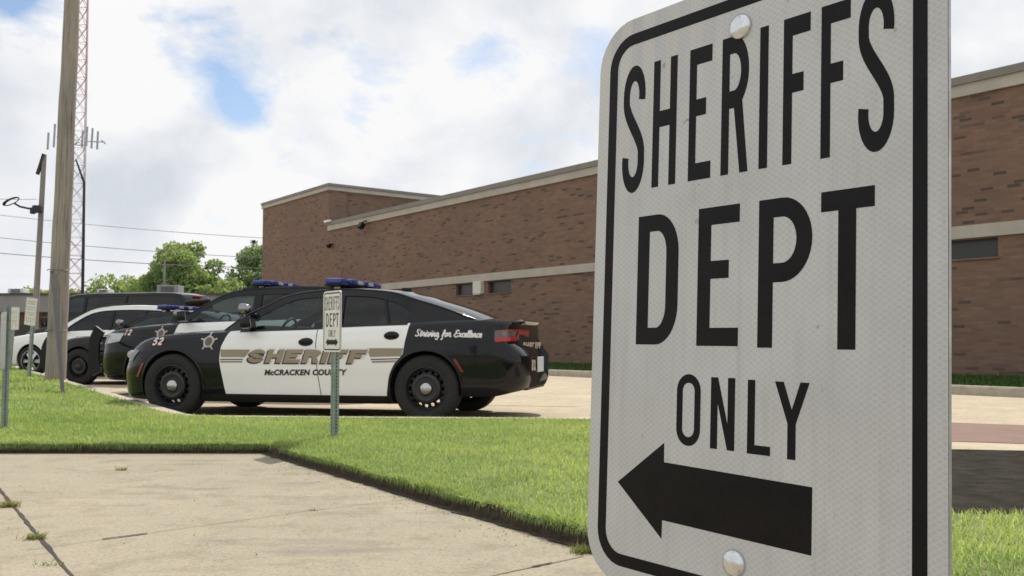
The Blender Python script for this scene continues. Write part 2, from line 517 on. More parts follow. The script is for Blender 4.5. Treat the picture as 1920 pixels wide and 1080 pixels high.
class MB:
    def __init__(self):
        self.v = []
        self.f = []
        self.mi = []

    def add(self, vs, fs, mi=0):
        b = len(self.v)
        self.v += [tuple(x) for x in vs]
        self.f += [tuple(b + i for i in f) for f in fs]
        self.mi += [mi] * len(fs)
        return self

    def box(self, c, s, rot=None, mi=0, bevel=0.0):
        x, y, z = s[0] / 2, s[1] / 2, s[2] / 2
        if bevel > 0:
            bm = bmesh.new()
            bmesh.ops.create_cube(bm, size=1)
            for v in bm.verts:
                v.co = Vector((v.co.x * s[0], v.co.y * s[1], v.co.z * s[2]))
            bmesh.ops.bevel(bm, geom=bm.edges[:], offset=bevel, segments=2, affect='EDGES', profile=0.6)
            bm.verts.index_update()
            vs = [v.co.copy() for v in bm.verts]
            fs = [[v.index for v in f.verts] for f in bm.faces]
            bm.free()
        else:
            vs = [Vector(p) for p in ((-x, -y, -z), (x, -y, -z), (x, y, -z), (-x, y, -z), (-x, -y, z), (x, -y, z), (x, y, z), (-x, y, z))]
            fs = [(0, 3, 2, 1), (4, 5, 6, 7), (0, 1, 5, 4), (1, 2, 6, 5), (2, 3, 7, 6), (3, 0, 4, 7)]
        if rot is not None:
            m = Euler(rot).to_matrix()
            vs = [m @ v for v in vs]
        c = Vector(c)
        return self.add([v + c for v in vs], fs, mi)

    def tube(self, pts, r, n=8, cap=True, mi=0):
        pts = [Vector(p) for p in pts]
        rs = r if isinstance(r, (list, tuple)) else [r] * len(pts)
        vs, fs = [], []
        t0 = (pts[1] - pts[0]).normalized()
        up = Vector((0, 0, 1)) if abs(t0.z) < 0.9 else Vector((1, 0, 0))
        a = t0.cross(up).normalized()
        for i, p in enumerate(pts):
            t = (pts[min(i + 1, len(pts) - 1)] - pts[max(i - 1, 0)]).normalized()
            a = (a - t * a.dot(t)).normalized()
            b = t.cross(a)
            for k in range(n):
                an = 2 * PI * k / n
                vs.append(p + (a * math.cos(an) + b * math.sin(an)) * rs[i])
        for i in range(len(pts) - 1):
            for k in range(n):
                k2 = (k + 1) % n
                fs.append((i * n + k, i * n + k2, (i + 1) * n + k2, (i + 1) * n + k))
        if cap:
            fs.append(tuple(range(n - 1, -1, -1)))
            fs.append(tuple((len(pts) - 1) * n + k for k in range(n)))
        return self.add(vs, fs, mi)

    def lathe(self, prof, n=32, axis='y', c=(0, 0, 0), mi=0, close=False):
        """prof = [(radius, along)]"""
        vs, fs = [], []
        for r, h in prof:
            for k in range(n):
                an = 2 * PI * k / n
                x, y = r * math.cos(an), r * math.sin(an)
                p = {'y': (x, h, y), 'z': (x, y, h), 'x': (h, x, y)}[axis]
                vs.append((p[0] + c[0], p[1] + c[1], p[2] + c[2]))
        m = len(prof)
        for i in range(m - 1 + (1 if close else 0)):
            j = (i + 1) % m
            for k in range(n):
                k2 = (k + 1) % n
                fs.append((i * n + k, i * n + k2, j * n + k2, j * n + k))
        return self.add(vs, fs, mi)

    def grid(self, fn, nu, nv, mi=0, flip=False):
        vs = [fn(i / nu, j / nv) for i in range(nu + 1) for j in range(nv + 1)]
        fs = []
        for i in range(nu):
            for j in range(nv):
                a = i * (nv + 1) + j
                q = (a, a + 1, a + nv + 2, a + nv + 1)
                fs.append(q[::-1] if flip else q)
        return self.add(vs, fs, mi)

    def poly(self, loops, fn=lambda x, y: (x, y, 0), mi=0, thick=None, rim=None):
        """flat shape with holes; fn maps 2D to 3D. thick = fn2 for the back outline (adds rims and back)"""
        flat = [p for lp in loops for p in lp]
        tris = tessellate_polygon([[Vector((p[0], p[1], 0)) for p in lp] for lp in loops])
        fs = []
        for t in tris:
            a, b, c = (flat[i] for i in t)
            ar = (b[0] - a[0]) * (c[1] - a[1]) - (b[1] - a[1]) * (c[0] - a[0])
            if abs(ar) < 1e-12:
                continue
            fs.append(tuple(t) if ar > 0 else tuple(reversed(t)))
        self.add([fn(*p) for p in flat], fs, mi)
        if thick:
            self.add([thick(*p) for p in flat], [f[::-1] for f in fs], mi)
            k = 0
            for lp in loops:
                n = len(lp)
                vs = [fn(*p) for p in lp] + [thick(*p) for p in lp]
                self.add(vs, [(i, n + i, n + (i + 1) % n, (i + 1) % n) for i in range(n)], mi if rim is None else rim)
        return self

    def build(self, name, mats, parent=None, smooth=None, weld=False, normals=True):
        me = bpy.data.meshes.new(name)
        me.from_pydata(self.v, [], self.f)
        if any(self.mi):
            me.polygons.foreach_set('material_index', self.mi)
        if weld or normals:
            bm = bmesh.new()
            bm.from_mesh(me)
            if weld:
                bmesh.ops.remove_doubles(bm, verts=bm.verts[:], dist=1e-4)
            if normals:
                bmesh.ops.recalc_face_normals(bm, faces=bm.faces[:])
            bm.to_mesh(me)
            bm.free()
        if smooth is not None:
            me.polygons.foreach_set('use_smooth', [True] * len(me.polygons))
            me.set_sharp_from_angle(angle=R(smooth))
        me.update()
        return link_mesh(name, me, mats, parent)


def pchip(pts):
    pts = sorted(pts)
    x = np.array([p[0] for p in pts], float)
    y = np.array([p[1] for p in pts], float)
    h = np.diff(x)
    d = np.diff(y) / h
    m = np.zeros(len(x))
    m[0], m[-1] = d[0], d[-1]
    for i in range(1, len(x) - 1):
        if d[i - 1] * d[i] > 0:
            w1, w2 = 2 * h[i] + h[i - 1], h[i] + 2 * h[i - 1]
            m[i] = (w1 + w2) / (w1 / d[i - 1] + w2 / d[i])

    def f(v):
        if v <= x[0]:
            return float(y[0])
        if v >= x[-1]:
            return float(y[-1])
        i = int(np.searchsorted(x, v) - 1)
        t = (v - x[i]) / h[i]
        return float((2 * t**3 - 3 * t**2 + 1) * y[i] + (t**3 - 2 * t**2 + t) * h[i] * m[i] + (-2 * t**3 + 3 * t**2) * y[i + 1] + (t**3 - t**2) * h[i] * m[i + 1])
    return f


# ------------------------------------------------------------------ block alphabet (outlines with holes)
def arc(cx, cy, rx, ry, a0, a1, n=10):
    return [(cx + rx * math.cos(R(a0 + (a1 - a0) * i / n)), cy + ry * math.sin(R(a0 + (a1 - a0) * i / n))) for i in range(n + 1)]


def ribbon(pts, hw):
    """outline of a stroked open path"""
    L_, R_ = [], []
    n = len(pts)
    for i, p in enumerate(pts):
        a = Vector(pts[max(i - 1, 0)])
        b = Vector(pts[min(i + 1, n - 1)])
        t = (b - a).normalized()
        nx, ny = -t.y, t.x
        L_.append((p[0] + nx * hw, p[1] + ny * hw))
        R_.append((p[0] - nx * hw, p[1] - ny * hw))
    return L_ + R_[::-1]


def glyph(ch, W, H, tx, ty):
    if ch == 'I':
        return [[(0, 0), (W, 0), (W, H), (0, H)]]
    if ch == 'H':
        m0, m1 = H * 0.53 - ty / 2, H * 0.53 + ty / 2
        return [[(0, 0), (tx, 0), (tx, m0), (W - tx, m0), (W - tx, 0), (W, 0), (W, H), (W - tx, H), (W - tx, m1), (tx, m1), (tx, H), (0, H)]]
    if ch in 'EF':
        m0, m1 = H * 0.545 - ty / 2, H * 0.545 + ty / 2
        mw = W * 0.76
        if ch == 'E':
            return [[(0, 0), (W, 0), (W, ty), (tx, ty), (tx, m0), (mw, m0), (mw, m1), (tx, m1), (tx, H - ty), (W, H - ty), (W, H), (0, H)]]
        return [[(0, 0), (tx, 0), (tx, m0), (mw, m0), (mw, m1), (tx, m1), (tx, H - ty), (W, H - ty), (W, H), (0, H)]]
    if ch == 'L':
        return [[(0, 0), (W, 0), (W, ty), (tx, ty), (tx, H), (0, H)]]
    if ch == 'T':
        c = W / 2
        return [[(c - tx / 2, 0), (c + tx / 2, 0), (c + tx / 2, H - ty), (W, H - ty), (W, H), (0, H), (0, H - ty), (c - tx / 2, H - ty)]]
    if ch == 'N':
        return [[(0, 0), (tx, 0), (tx, H * 0.64), (W - tx, 0), (W, 0), (W, H), (W - tx, H), (W - tx, H * 0.36), (tx, H), (0, H)]]
    if ch == 'Y':
        c = W / 2
        return [[(c - tx / 2, 0), (c + tx / 2, 0), (c + tx / 2, H * 0.46), (W, H), (W - tx * 1.08, H), (c, H * 0.64), (tx * 1.08, H), (0, H), (c - tx / 2, H * 0.46)]]
    if ch == 'D':
        rx, ry = W * 0.52, H * 0.30
        o = [(0, 0)] + arc(W - rx, ry, rx, ry, -90, 0) + arc(W - rx, H - ry, rx, ry, 0, 90) + [(0, H)]
        ix, iy = max(rx - tx, tx * 0.2), ry - ty
        i = [(tx, ty)] + arc(W - rx, ry, ix, iy, -90, 0) + arc(W - rx, H - ry, ix, iy, 0, 90) + [(tx, H - ty)]
        return [o, i[::-1]]
    if ch in 'PR':
        rx = W * 0.55
        b = H * (0.435 if ch == 'P' else 0.475)
        ry = (H - b) * 0.5
        ix, iy = max(rx - tx, tx * 0.2), ry - ty
        hole = [(tx, b + ty)] + arc(W - rx, b + ry, ix, iy, -90, 0) + arc(W - rx, H - ry, ix, iy, 0, 90) + [(tx, H - ty)]
        if ch == 'P':
            o = [(0, 0), (tx, 0), (tx, b)] + arc(W - rx, b + ry, rx, ry, -90, 0) + arc(W - rx, H - ry, rx, ry, 0, 90) + [(0, H)]
        else:
            o = [(0, 0), (tx, 0), (tx, b), (tx * 1.62, b), (W - tx * 1.02, 0), (W, 0), (W * 0.77, b + ty * 0.35)] + arc(W - rx, b + ry, rx, ry, -42, 0) + \
                arc(W - rx, H - ry, rx, ry, 0, 90) + [(0, H)]
        return [o, hole[::-1]]
    if ch == 'O':
        rx, ry = W / 2, H * 0.235
        o = arc(rx, ry, rx, ry, 180, 360, 16) + arc(rx, H - ry, rx, ry, 0, 180, 16)
        i = arc(rx, ry, rx - tx, ry - ty, 180, 360, 16) + arc(rx, H - ry, rx - tx, ry - ty, 0, 180, 16)
        return [o, i[::-1]]
    if ch == 'S':
        k = ty / tx                      # work where the stroke is even, then squeeze
        w, h = W * k, H
        t = ty / 2
        x0, x1 = t, w - t
        rx = (x1 - x0) / 2
        cx = (x0 + x1) / 2
        ry = min(h * 0.22, rx * 1.15)
        p = arc(cx, h - t - ry, rx, ry, -14, 180, 18)
        p = [q for q in p]
        pl = (x0, h * 0.72)
        pr = (x1, h * 0.30)
        seg = []
        for i in range(1, 22):
            u = i / 22
            s = u * u * (3 - 2 * u)
            seg.append((pl[0] + (pr[0] - pl[0]) * s, pl[1] + (pr[1] - pl[1]) * u))
        p += seg
        p += arc(cx, t + ry, rx, ry, 0, -194, 18)
        return [[(x / k, y) for x, y in ribbon(p, t)]]
    if ch == 'A':
        c = W / 2
        return [[(0, 0), (tx, 0), (tx + (c - tx) * 0.3, H * 0.22), (W - tx - (c - tx) * 0.3, H * 0.22), (W - tx, 0), (W, 0), (c + tx * 0.55, H), (c - tx * 0.55, H)],
                [(c, H * 0.75), (c + W * 0.11, H * 0.40), (c - W * 0.11, H * 0.40)][::-1]]
    if ch == '5':
        p = [(W * 0.92, H - ty / 2), (tx * 0.6, H - ty / 2), (tx * 0.5, H * 0.56)] + arc(W * 0.46, H * 0.32, W * 0.40, H * 0.26, 110, -150, 14)
        return [ribbon(p, tx * 0.5)]
    if ch == '2':
        p = arc(W * 0.5, H * 0.70, W * 0.38, H * 0.24, 170, -35, 12) + [(tx * 0.6, ty * 0.9), (tx * 0.6, ty * 0.5), (W, ty * 0.5)]
        return [ribbon(p, tx * 0.5)]
    if ch == '1':
        return [[(W * 0.35, 0), (W * 0.35 + tx, 0), (W * 0.35 + tx, H), (W * 0.35, H), (W * 0.1, H * 0.78), (W * 0.2, H * 0.68), (W * 0.35, H * 0.76)]]
    return []


def font_mesh(txt, height, shear=0.0, bold=0.0):
    """loops are left to Blender's built-in font: returns verts and faces in the XY plane, cap height = height, width"""
    cu = bpy.data.curves.new('lettering', 'FONT')
    cu.body = txt
    cu.size = height / 0.70
    cu.shear = shear
    cu.offset = bold
    cu.space_character = 1.0 + bold * 22
    ob = bpy.data.objects.new('lettering', cu)
    col.objects.link(ob)
    bpy.context.view_layer.update()
    dg = bpy.context.evaluated_depsgraph_get()
    me = bpy.data.meshes.new_from_object(ob.evaluated_get(dg))
    vs = [v.co.copy() for v in me.vertices]
    fs = [tuple(p.vertices) for p in me.polygons]
    bpy.data.objects.remove(ob)
    bpy.data.curves.remove(cu)
    bpy.data.meshes.remove(me)
    xs = [v.x for v in vs]
    return vs, fs, min(xs), max(xs)


# ------------------------------------------------------------------ ground sheets
LOT_Z, LAWN_Z, WALK_Z, KERB_Z = -0.04, 0.11, 0.045, 0.115


def sheet(name, poly, z, m, kind='structure', depth=None, fine=None):
    mb = MB()
    mb.poly([poly], lambda x, y: (x, y, z), thick=(lambda x, y: (x, y, z - depth)) if depth else None, rim=1 if isinstance(m, list) else None)
    return tag(mb.build(name, m), kind=kind)


sheet('ground', [(-900, -300), (900, -300), (900, 1500), (-900, 1500)], -0.12, 'ground')
sheet('parking_lot', [(-48, -10), (30, -10), (30, 40), (-10, 64), (-48, 64)], LOT_Z, 'lot')
lawn_poly = [(-30, 6.51), (-1.71, 6.51), (-1.25, 5.82), (0.25, 3.59), (3.4, -1.0), (7.5, -1.0), (7.5, 3.55), (3.0, 3.72), (1.70, 3.9),
             (1.45, 5.4), (1.25, 6.9), (0.95, 8.30), (0.7, 8.47), (-1.68, 8.65), (-3.02, 8.78), (-3.30, 9.02), (-4.33, 10.67), (-7.02, 14.95), (-14.5, 26.8), (-30, 26.8)]
sheet('lawn', lawn_poly, LAWN_Z, ['turf', 'soil'], depth=0.2)
sheet('walkway', [(-30, 6.50), (-1.715, 6.50), (-1.26, 5.81), (0.24, 3.58), (3.38, -1.0), (3.38, -4), (-30, -4)], WALK_Z, 'walk', depth=0.12)
sheet('dark_strip', [(1.27, 7.12), (3.22, 6.88), (3.7, 6.79), (9.5, 6.0), (9.5, 3.45), (7.52, 3.56), (3.0, 3.74), (1.73, 3.92), (1.47, 5.4)], 0.03, 'dark_ground', depth=0.10)  # mottled near-black strip between lawn and lot, its cover undetermined
sheet('pavement_patch', [(2.7, 8.95), (3.2, 8.35), (3.75, 8.05), (4.3, 7.85), (6.4, 7.5), (7.0, 8.4), (6.4, 9.3), (5.2, 9.6), (4.65, 9.88), (3.4, 9.8)], LOT_Z + 0.004, 'red_patch')


def strip(pts, w, side):
    """polygon between a path and its copy shifted to one side"""
    pts = [Vector(p) for p in pts]
    out = []
    for i, p in enumerate(pts):
        a, b = pts[max(i - 1, 0)], pts[min(i + 1, len(pts) - 1)]
        t = (b - a).normalized()
        out.append(p + Vector((-t.y, t.x)) * w * side)
    return pts, out


def kerb(name, path, w, side, z0, z1, m='kerb'):
    a, b = strip(path, w, side)
    mb = MB()
    n = len(a)
    prof = [(0.0, z0), (0.0, z1), (1 - 0.12, z1), (1.0, z1 - 0.025), (1.06, z0)]
    vs = []
    for p, q in zip(a, b):
        for s, z in prof:
            r = p.lerp(q, s)
            vs.append((r.x, r.y, z))
    k = len(prof)
    fs = [(i * k + j, i * k + j + 1, (i + 1) * k + j + 1, (i + 1) * k + j) for i in range(n - 1) for j in range(k - 1)]
    mb.add(vs, fs)
    return tag(mb.build(name, m, smooth=30), kind='structure')


kerb('kerb', [(1.26, 6.9), (0.96, 8.305), (0.7, 8.475), (-1.68, 8.655), (-3.02, 8.785), (-3.30, 9.025), (-4.33, 10.675), (-7.02, 14.955), (-14.5, 26.805)], 0.17, -1, LOT_Z - 0.02, KERB_Z)

# joints of the walkway: dark recessed filler strips a few millimetres proud of nothing
def joint(name, a, b, w, z, m):
    a, b = Vector(a), Vector(b)
    t = (b - a).normalized()
    nrm = Vector((-t.y, t.x))
    mb = MB()
    n = max(4, int((b - a).length / 0.06))
    vs = []
    for i in range(n + 1):
        p = a.lerp(b, i / n)
        ww = w * (0.6 + 0.8 * random.random()) / 2
        off = (random.random() - 0.5) * w * 0.22
        for s in (-1, 1):
            q = p + nrm * (s * ww + off)
            vs.append((q.x, q.y, z))
    mb.add(vs, [(2 * i, 2 * i + 2, 2 * i + 3, 2 * i + 1) for i in range(n)])
    return tag(mb.build(name, m), kind='structure')


joint('walkway_joint', (-3.75, 6.47), (-0.6, 1.87), 0.015, WALK_Z + 0.003, 'joint')
joint('walkway_joint', (-1.80, 3.50), (-0.93, 4.30), 0.004, WALK_Z + 0.003, 'crack')
joint('walkway_joint', (-0.93, 4.30), (-0.45, 4.66), 0.004, WALK_Z + 0.003, 'crack')
joint('walkway_joint', (-1.60, 3.68), (-1.47, 3.795), 0.014, WALK_Z + 0.004, 'joint')
joint('walkway_joint', (-0.35, 2.88), (0.26, 3.40), 0.007, WALK_Z + 0.003, 'crack')
joint('walkway_joint', (0.07, 3.235), (0.14, 3.295), 0.010, WALK_Z + 0.004, 'joint')
# dark eroded soil along the cut edge of the lawn
joint('soil_edge', (-1.72, 6.495), (0.245, 3.575), 0.07, WALK_Z + 0.005, 'soil')
joint('soil_edge', (-1.72, 6.495), (-8.0, 6.495), 0.02, WALK_Z + 0.005, 'soil')
joint('soil_edge', (0.245, 3.575), (2.2, 0.71), 0.035, WALK_Z + 0.005, 'soil')
HD = Vector((-math.cos(R(13)), math.sin(R(13))))         # the way the parked cars head
LF = Vector((-HD.y, HD.x))                                # their left side


def stall(p):
    a = Vector(p)
    c = [a, a - HD * 5.2, a - HD * 5.2 - LF * 0.10, a - LF * 0.10]
    return [(q.x, q.y) for q in c]


sheet('parking_line', stall((-4.2, 13.45)), LOT_Z + 0.004, 'yellow_line')
sheet('parking_line', stall((-6.6, 17.4)), LOT_Z + 0.004, 'yellow_line')
sheet('parking_line', stall((-9.0, 21.3)), LOT_Z + 0.004, 'yellow_line')


# ------------------------------------------------------------------ grass
def inside(px, py, poly):
    res = np.zeros(px.shape, bool)
    n = len(poly)
    j = n - 1
    for i in range(n):
        xi, yi = poly[i]
        xj, yj = poly[j]
        c = ((yi > py) != (yj > py)) & (px < (xj - xi) * (py - yi) / (yj - yi + 1e-12) + xi)
        res ^= c
        j = i
    return res


def fast_mesh(name, V, F, tint, m):
    """V (n,3), F (k,3) triangles, tint per vertex"""
    me = bpy.data.meshes.new(name)
    me.vertices.add(len(V))
    me.vertices.foreach_set('co', V.astype(np.float32).ravel())
    me.loops.add(F.size)
    me.loops.foreach_set('vertex_index', F.astype(np.int32).ravel())
    me.polygons.add(len(F))
    me.polygons.foreach_set('loop_start', np.arange(0, F.size, 3, dtype=np.int32))
    me.polygons.foreach_set('loop_total', np.full(len(F), 3, np.int32))
    at = me.attributes.new('tint', 'FLOAT', 'POINT')
    at.data.foreach_set('value', tint.astype(np.float32))
    me.update(calc_edges=True)
    me.validate()
    return me


def blades(px, py, z0, h, w, lean, tint):
    n = len(px)
    a = rng.uniform(0, 2 * PI, n)
    la = rng.uniform(0, 2 * PI, n)
    ll = lean * h * rng.uniform(0.2, 1.0, n)
    hh = h * rng.uniform(0.55, 1.15, n)
    dx, dy = np.cos(a) * w / 2, np.sin(a) * w / 2
    mx, my = np.cos(la) * ll, np.sin(la) * ll
    V = np.zeros((n, 5, 3))
    V[:, 0] = np.stack([px - dx, py - dy, np.full(n, z0)], 1)
    V[:, 1] = np.stack([px + dx, py + dy, np.full(n, z0)], 1)
    V[:, 2] = np.stack([px - dx * .8 + mx * .4, py - dy * .8 + my * .4, z0 + hh * .6], 1)
    V[:, 3] = np.stack([px + dx * .8 + mx * .4, py + dy * .8 + my * .4, z0 + hh * .6], 1)
    V[:, 4] = np.stack([px + mx, py + my, z0 + hh], 1)
    b = np.arange(n)[:, None] * 5
    F = np.concatenate([b + [0, 1, 3], b + [0, 3, 2], b + [2, 3, 4]], 0)
    return V.reshape(-1, 3), F, np.repeat(tint, 5)


def clump_noise(x, y, s):
    return (np.sin(x * 1.7 * s + 1.3 * np.sin(y * 1.1 * s)) + np.sin(y * 2.3 * s + 2.1 * np.sin(x * 0.7 * s + 2)) + np.sin((x + y) * 3.1 * s)) / 3


def make_grass():
    Vs, Fs, Ts = [], [], []
    base = 0
    regs = [(-5.2, 1.6, 3.3, 9.3, 4600, 0.030, 0.0045, lawn_poly), (-16.0, -2.6, 6.4, 13.2, 1300, 0.036, 0.0075, lawn_poly),
            (-24.0, -5.0, 13.0, 26.8, 350, 0.05, 0.016, lawn_poly), (0.9, 4.6, 0.8, 4.1, 4500, 0.035, 0.0045, lawn_poly),
            (-1.9, 0.4, 3.45, 6.6, 0, 0, 0, None)]
    for x0, x1, y0, y1, den, h, w, poly in regs[:4]:
        n = int((x1 - x0) * (y1 - y0) * den)
        px = rng.uniform(x0, x1, n)
        py = rng.uniform(y0, y1, n)
        k = inside(px, py, poly)
        # only what lies in a wide wedge round the view
        k &= (np.abs(px) < py * 0.95 + 1.5)
        px, py = px[k], py[k]
        cn = clump_noise(px, py, 2.2)
        c2 = clump_noise(px + 9, py - 4, 0.8)
        tint = np.clip(0.36 + 0.16 * cn + 0.24 * c2 + 0.12 * clump_noise(px - 3, py + 7, 5.1) + rng.normal(0, 0.27, len(px)), 0, 1)
        hh = h * np.clip(1 + 0.25 * cn + rng.normal(0, 0.15, len(px)), 0.4, 1.6)
        V, F, T = blades(px, py, LAWN_Z - 0.002, hh, w, 0.9, tint)
        Vs.append(V)
        Fs.append(F + base)
        Ts.append(T)
        base += len(V)
    # shaggy overhang along the walkway edge
    for (a, b, n) in (((-1.71, 6.51), (0.25, 3.59), 7000), ((-8.5, 6.51), (-1.71, 6.51), 8000), ((0.25, 3.59), (2.2, 0.75), 5000)):
        t = rng.uniform(0, 1, n)
        px = a[0] + (b[0] - a[0]) * t + rng.normal(0, 0.016, n)
        py = a[1] + (b[1] - a[1]) * t + rng.normal(0, 0.016, n)
        cn = clump_noise(px, py, 6)
        V, F, T = blades(px + 0.02, py + 0.02, LAWN_Z - 0.012, 0.034 * np.clip(1 + 0.6 * cn, .25, 1.7), 0.0045, 1.4, np.clip(rng.normal(0.4, 0.25, n), 0, 1))
        Vs.append(V)
        Fs.append(F + base)
        Ts.append(T)
        base += len(V)
    for (a, b, n) in (((-1.71, 6.51), (0.25, 3.59), 9000), ((-8.5, 6.51), (-1.71, 6.51), 30000), ((0.25, 3.59), (2.2, 0.75), 5000)):
        t = rng.uniform(0, 1, n)
        px = a[0] + (b[0] - a[0]) * t
        py = a[1] + (b[1] - a[1]) * t
        k = clump_noise(px * 5, py * 5, 1.0) + rng.normal(0, .5, n) > (0.1 if b[1] < 6 else -0.5)
        px, py, n = px[k], py[k], int(k.sum())
        V, F, T = blades(px, py, LAWN_Z - 0.004, 0.02, 0.0045, 0.5, np.clip(rng.normal(0.35, 0.25, n), 0, 1))
        V = V.reshape(n, 5, 3)
        # these droop over the cut edge
        tx, ty = b[0] - a[0], b[1] - a[1]
        L_ = math.hypot(tx, ty)
        nx, ny = ty / L_, -tx / L_
        if nx * (-2) + ny * (-5) < 0:
            nx, ny = -nx, -ny
        out = rng.uniform(.004, .022, n)
        dz = rng.uniform(.01, .05, n) * (1.25 if b[1] > 6 else 1.0)
        for i_, f_ in ((2, .7), (3, .7), (4, 1.0)):
            V[:, i_, 0] += nx * out * f_
            V[:, i_, 1] += ny * out * f_
        V[:, 4, 2] -= dz
        V[:, 2, 2] -= dz * .25
        V[:, 3, 2] -= dz * .25
        Vs.append(V.reshape(-1, 3))
        Fs.append(F + base)
        Ts.append(T)
        base += n * 5
    me = fast_mesh('grass', np.concatenate(Vs), np.concatenate(Fs), np.concatenate(Ts), 'blade')
    o = link_mesh('grass', me, 'blade')
    tag(o, 'short mown green grass covering the lawn beside the walkway', 'grass', kind='stuff')


make_grass()


n_l = 420
lx = rng.uniform(-4.5, 1.2, n_l)
ly = rng.uniform(2.9, 6.5, n_l)
edge = rng.uniform(0, 1, 260)
lx = np.concatenate([lx, -1.71 + 1.96 * edge - np.abs(rng.normal(0, .10, 260)) - .03])
ly = np.concatenate([ly, 6.51 - 2.92 * edge - np.abs(rng.normal(0, .07, 260)) - .02])
kk_ = inside(lx, ly, [(-30, 6.49), (-1.73, 6.49), (-1.27, 5.80), (0.22, 3.58), (3.36, -1.0), (-30, -1)])
lx, ly = lx[kk_], ly[kk_]
V, F, T = blades(lx, ly, WALK_Z + 0.002, 0.004 + 0 * lx, 0.006, 3.5, rng.uniform(0, 1, len(lx)))
tag(link_mesh('grass_clippings', fast_mesh('grass_clippings', V, F, T, 'litter'), 'litter'), 'dry grass clippings and grit scattered over the concrete walkway', 'grass clippings', kind='stuff')


def weed(x, y, n, h, label, sprawl=0.05):
    sprawl *= 0.6
    px = x + rng.normal(0, sprawl, n)
    py = y + rng.normal(0, sprawl * 0.6, n)
    V, F, T = blades(px, py, WALK_Z, h * rng.uniform(0.4, 1.1, n), 0.0045, 1.9, rng.uniform(0, 1, n))
    me = fast_mesh('weed', V, F, T, 'weed_leaf')
    o = link_mesh('weed', me, 'weed_leaf')
    tag(o, label, 'weed', 'weeds in the walkway joints')


weed(-2.36, 4.41, 150, 0.04, 'biggest pale weed tuft, in the dark joint at the left picture edge', 0.035)
weed(-1.87, 3.70, 130, 0.028, 'weed tuft where the dark joint meets the thin crosswise crack', 0.03)
weed(-1.61, 3.27, 26, 0.02, 'small weed right of the dark joint near the bottom picture edge', 0.035)
weed(-2.35, 5.65, 40, 0.032, 'lone weed sprouting from a far slab near the lawn edge', 0.03)
weed(-0.93, 4.31, 26, 0.010, 'tiny flat weed at the far end of the thin crack', 0.03)
weed(0.26, 3.46, 120, 0.04, 'weed clump at the lawn corner beside the big sign edge', 0.035)

# ------------------------------------------------------------------ brick building
BX = Vector((-0.6042, 0.7969, 0))
BN = Vector((-0.7969, -0.6042, 0))
B0 = Vector((9.37, 19.77, 0))
B_RZ = math.atan2(BX.y, BX.x)
bld = empty('brick_building', B0, B_RZ, 'long brown brick building with concrete bands and a taller block at its far end', 'building')


def wall_with_openings(mb, x0, x1, z0, z1, y, ops, depth):
    """front wall in the plane y = const facing +y, with recessed openings (xa, xb, za, zb)"""
    xs = sorted({x0, x1, *[o[0] for o in ops], *[o[1] for o in ops]})
    for a, b in zip(xs[:-1], xs[1:]):
        o = next((o for o in ops if o[0] <= a + 1e-6 and o[1] >= b - 1e-6), None)
        spans = [(z0, z1)] if o is None else [(z0, o[2]), (o[3], z1)]
        for za, zb in spans:
            mb.add([(a, y, za), (b, y, za), (b, y, zb), (a, y, zb)], [(0, 1, 2, 3)])
    for a, b, za, zb in ops:
        i = y - depth
        mb.add([(a, y, za), (a, i, za), (a, i, zb), (a, y, zb)], [(0, 1, 2, 3)])
        mb.add([(b, y, za), (b, i, za), (b, i, zb), (b, y, zb)], [(3, 2, 1, 0)])
        mb.add([(a, y, za), (b, y, za), (b, i, za), (a, i, za)], [(0, 1, 2, 3)])
        mb.add([(a, y, zb), (b, y, zb), (b, i, zb), (a, i, zb)], [(3, 2, 1, 0)])


ops = [(17.67, 19.0, 2.53, 2.955), (15.57, 16.94, 2.53, 2.955), (-1.0, 0.75, 2.56, 2.955)]
mb = MB()
wall_with_openings(mb, -10, 29.8, -0.1, 6.05, 0, ops, 0.18)
mb.build('wall', 'brick', bld, normals=False)
mb = MB()
mb.box((35.8, -9.0, 3.9), (4.0, 18.0, 8.0))
mb.box((31.85, -9.15, 3.9), (3.9, 17.7, 8.0))
mb = MB()
# taller block: front, a brick return at the near corner, then the set-back side
mb.add([(29.8, 0, -0.1), (37.8, 0, -0.1), (37.8, 0, 7.96), (29.8, 0, 7.96)], [(0, 1, 2, 3)])
mb.add([(29.8, 0, -0.1), (29.8, -0.9, -0.1), (29.8, -0.9, 7.96), (29.8, 0, 7.96)], [(3, 2, 1, 0)])
mb.add([(29.8, -0.9, -0.1), (29.92, -0.9, -0.1), (29.92, -0.9, 7.96), (29.8, -0.9, 7.96)], [(3, 2, 1, 0)])
mb.add([(29.92, -0.9, -0.1), (29.92, -16, -0.1), (29.92, -16, 7.96), (29.92, -0.9, 7.96)], [(3, 2, 1, 0)])
mb.add([(37.8, 0, -0.1), (37.8, -16, -0.1), (37.8, -16, 7.96), (37.8, 0, 7.96)], [(0, 1, 2, 3)])
mb.add([(29.92, -16, -0.1), (37.8, -16, -0.1), (37.8, -16, 7.96), (29.92, -16, 7.96)], [(3, 2, 1, 0)])
mb.build('block_wall', 'brick', bld, normals=False)
MB().box((9.9, 0.035, 6.135), (39.8, 0.07, 0.25)).build('fascia', 'fascia', bld)
MB().box((9.87, 0.03, 6.345), (39.9, 0.18, 0.17)).build('coping', 'coping', bld)
MB().box((9.9, 0.03, 3.12), (39.8, 0.06, 0.27)).build('ledge', 'fascia', bld)
mb = MB()
mb.box((33.78, 0.035, 8.05), (8.1, 0.07, 0.19))
mb.box((29.78, -8.0, 8.05), (0.10, 16.0, 0.19))
mb.build('block_fascia', 'fascia', bld)
mb = MB()
mb.box((33.75, 0.03, 8.21), (8.2, 0.16, 0.12))
mb.box((29.75, -8.03, 8.21), (0.16, 15.96, 0.12))
mb.build('block_coping', 'coping', bld)
mb = MB()
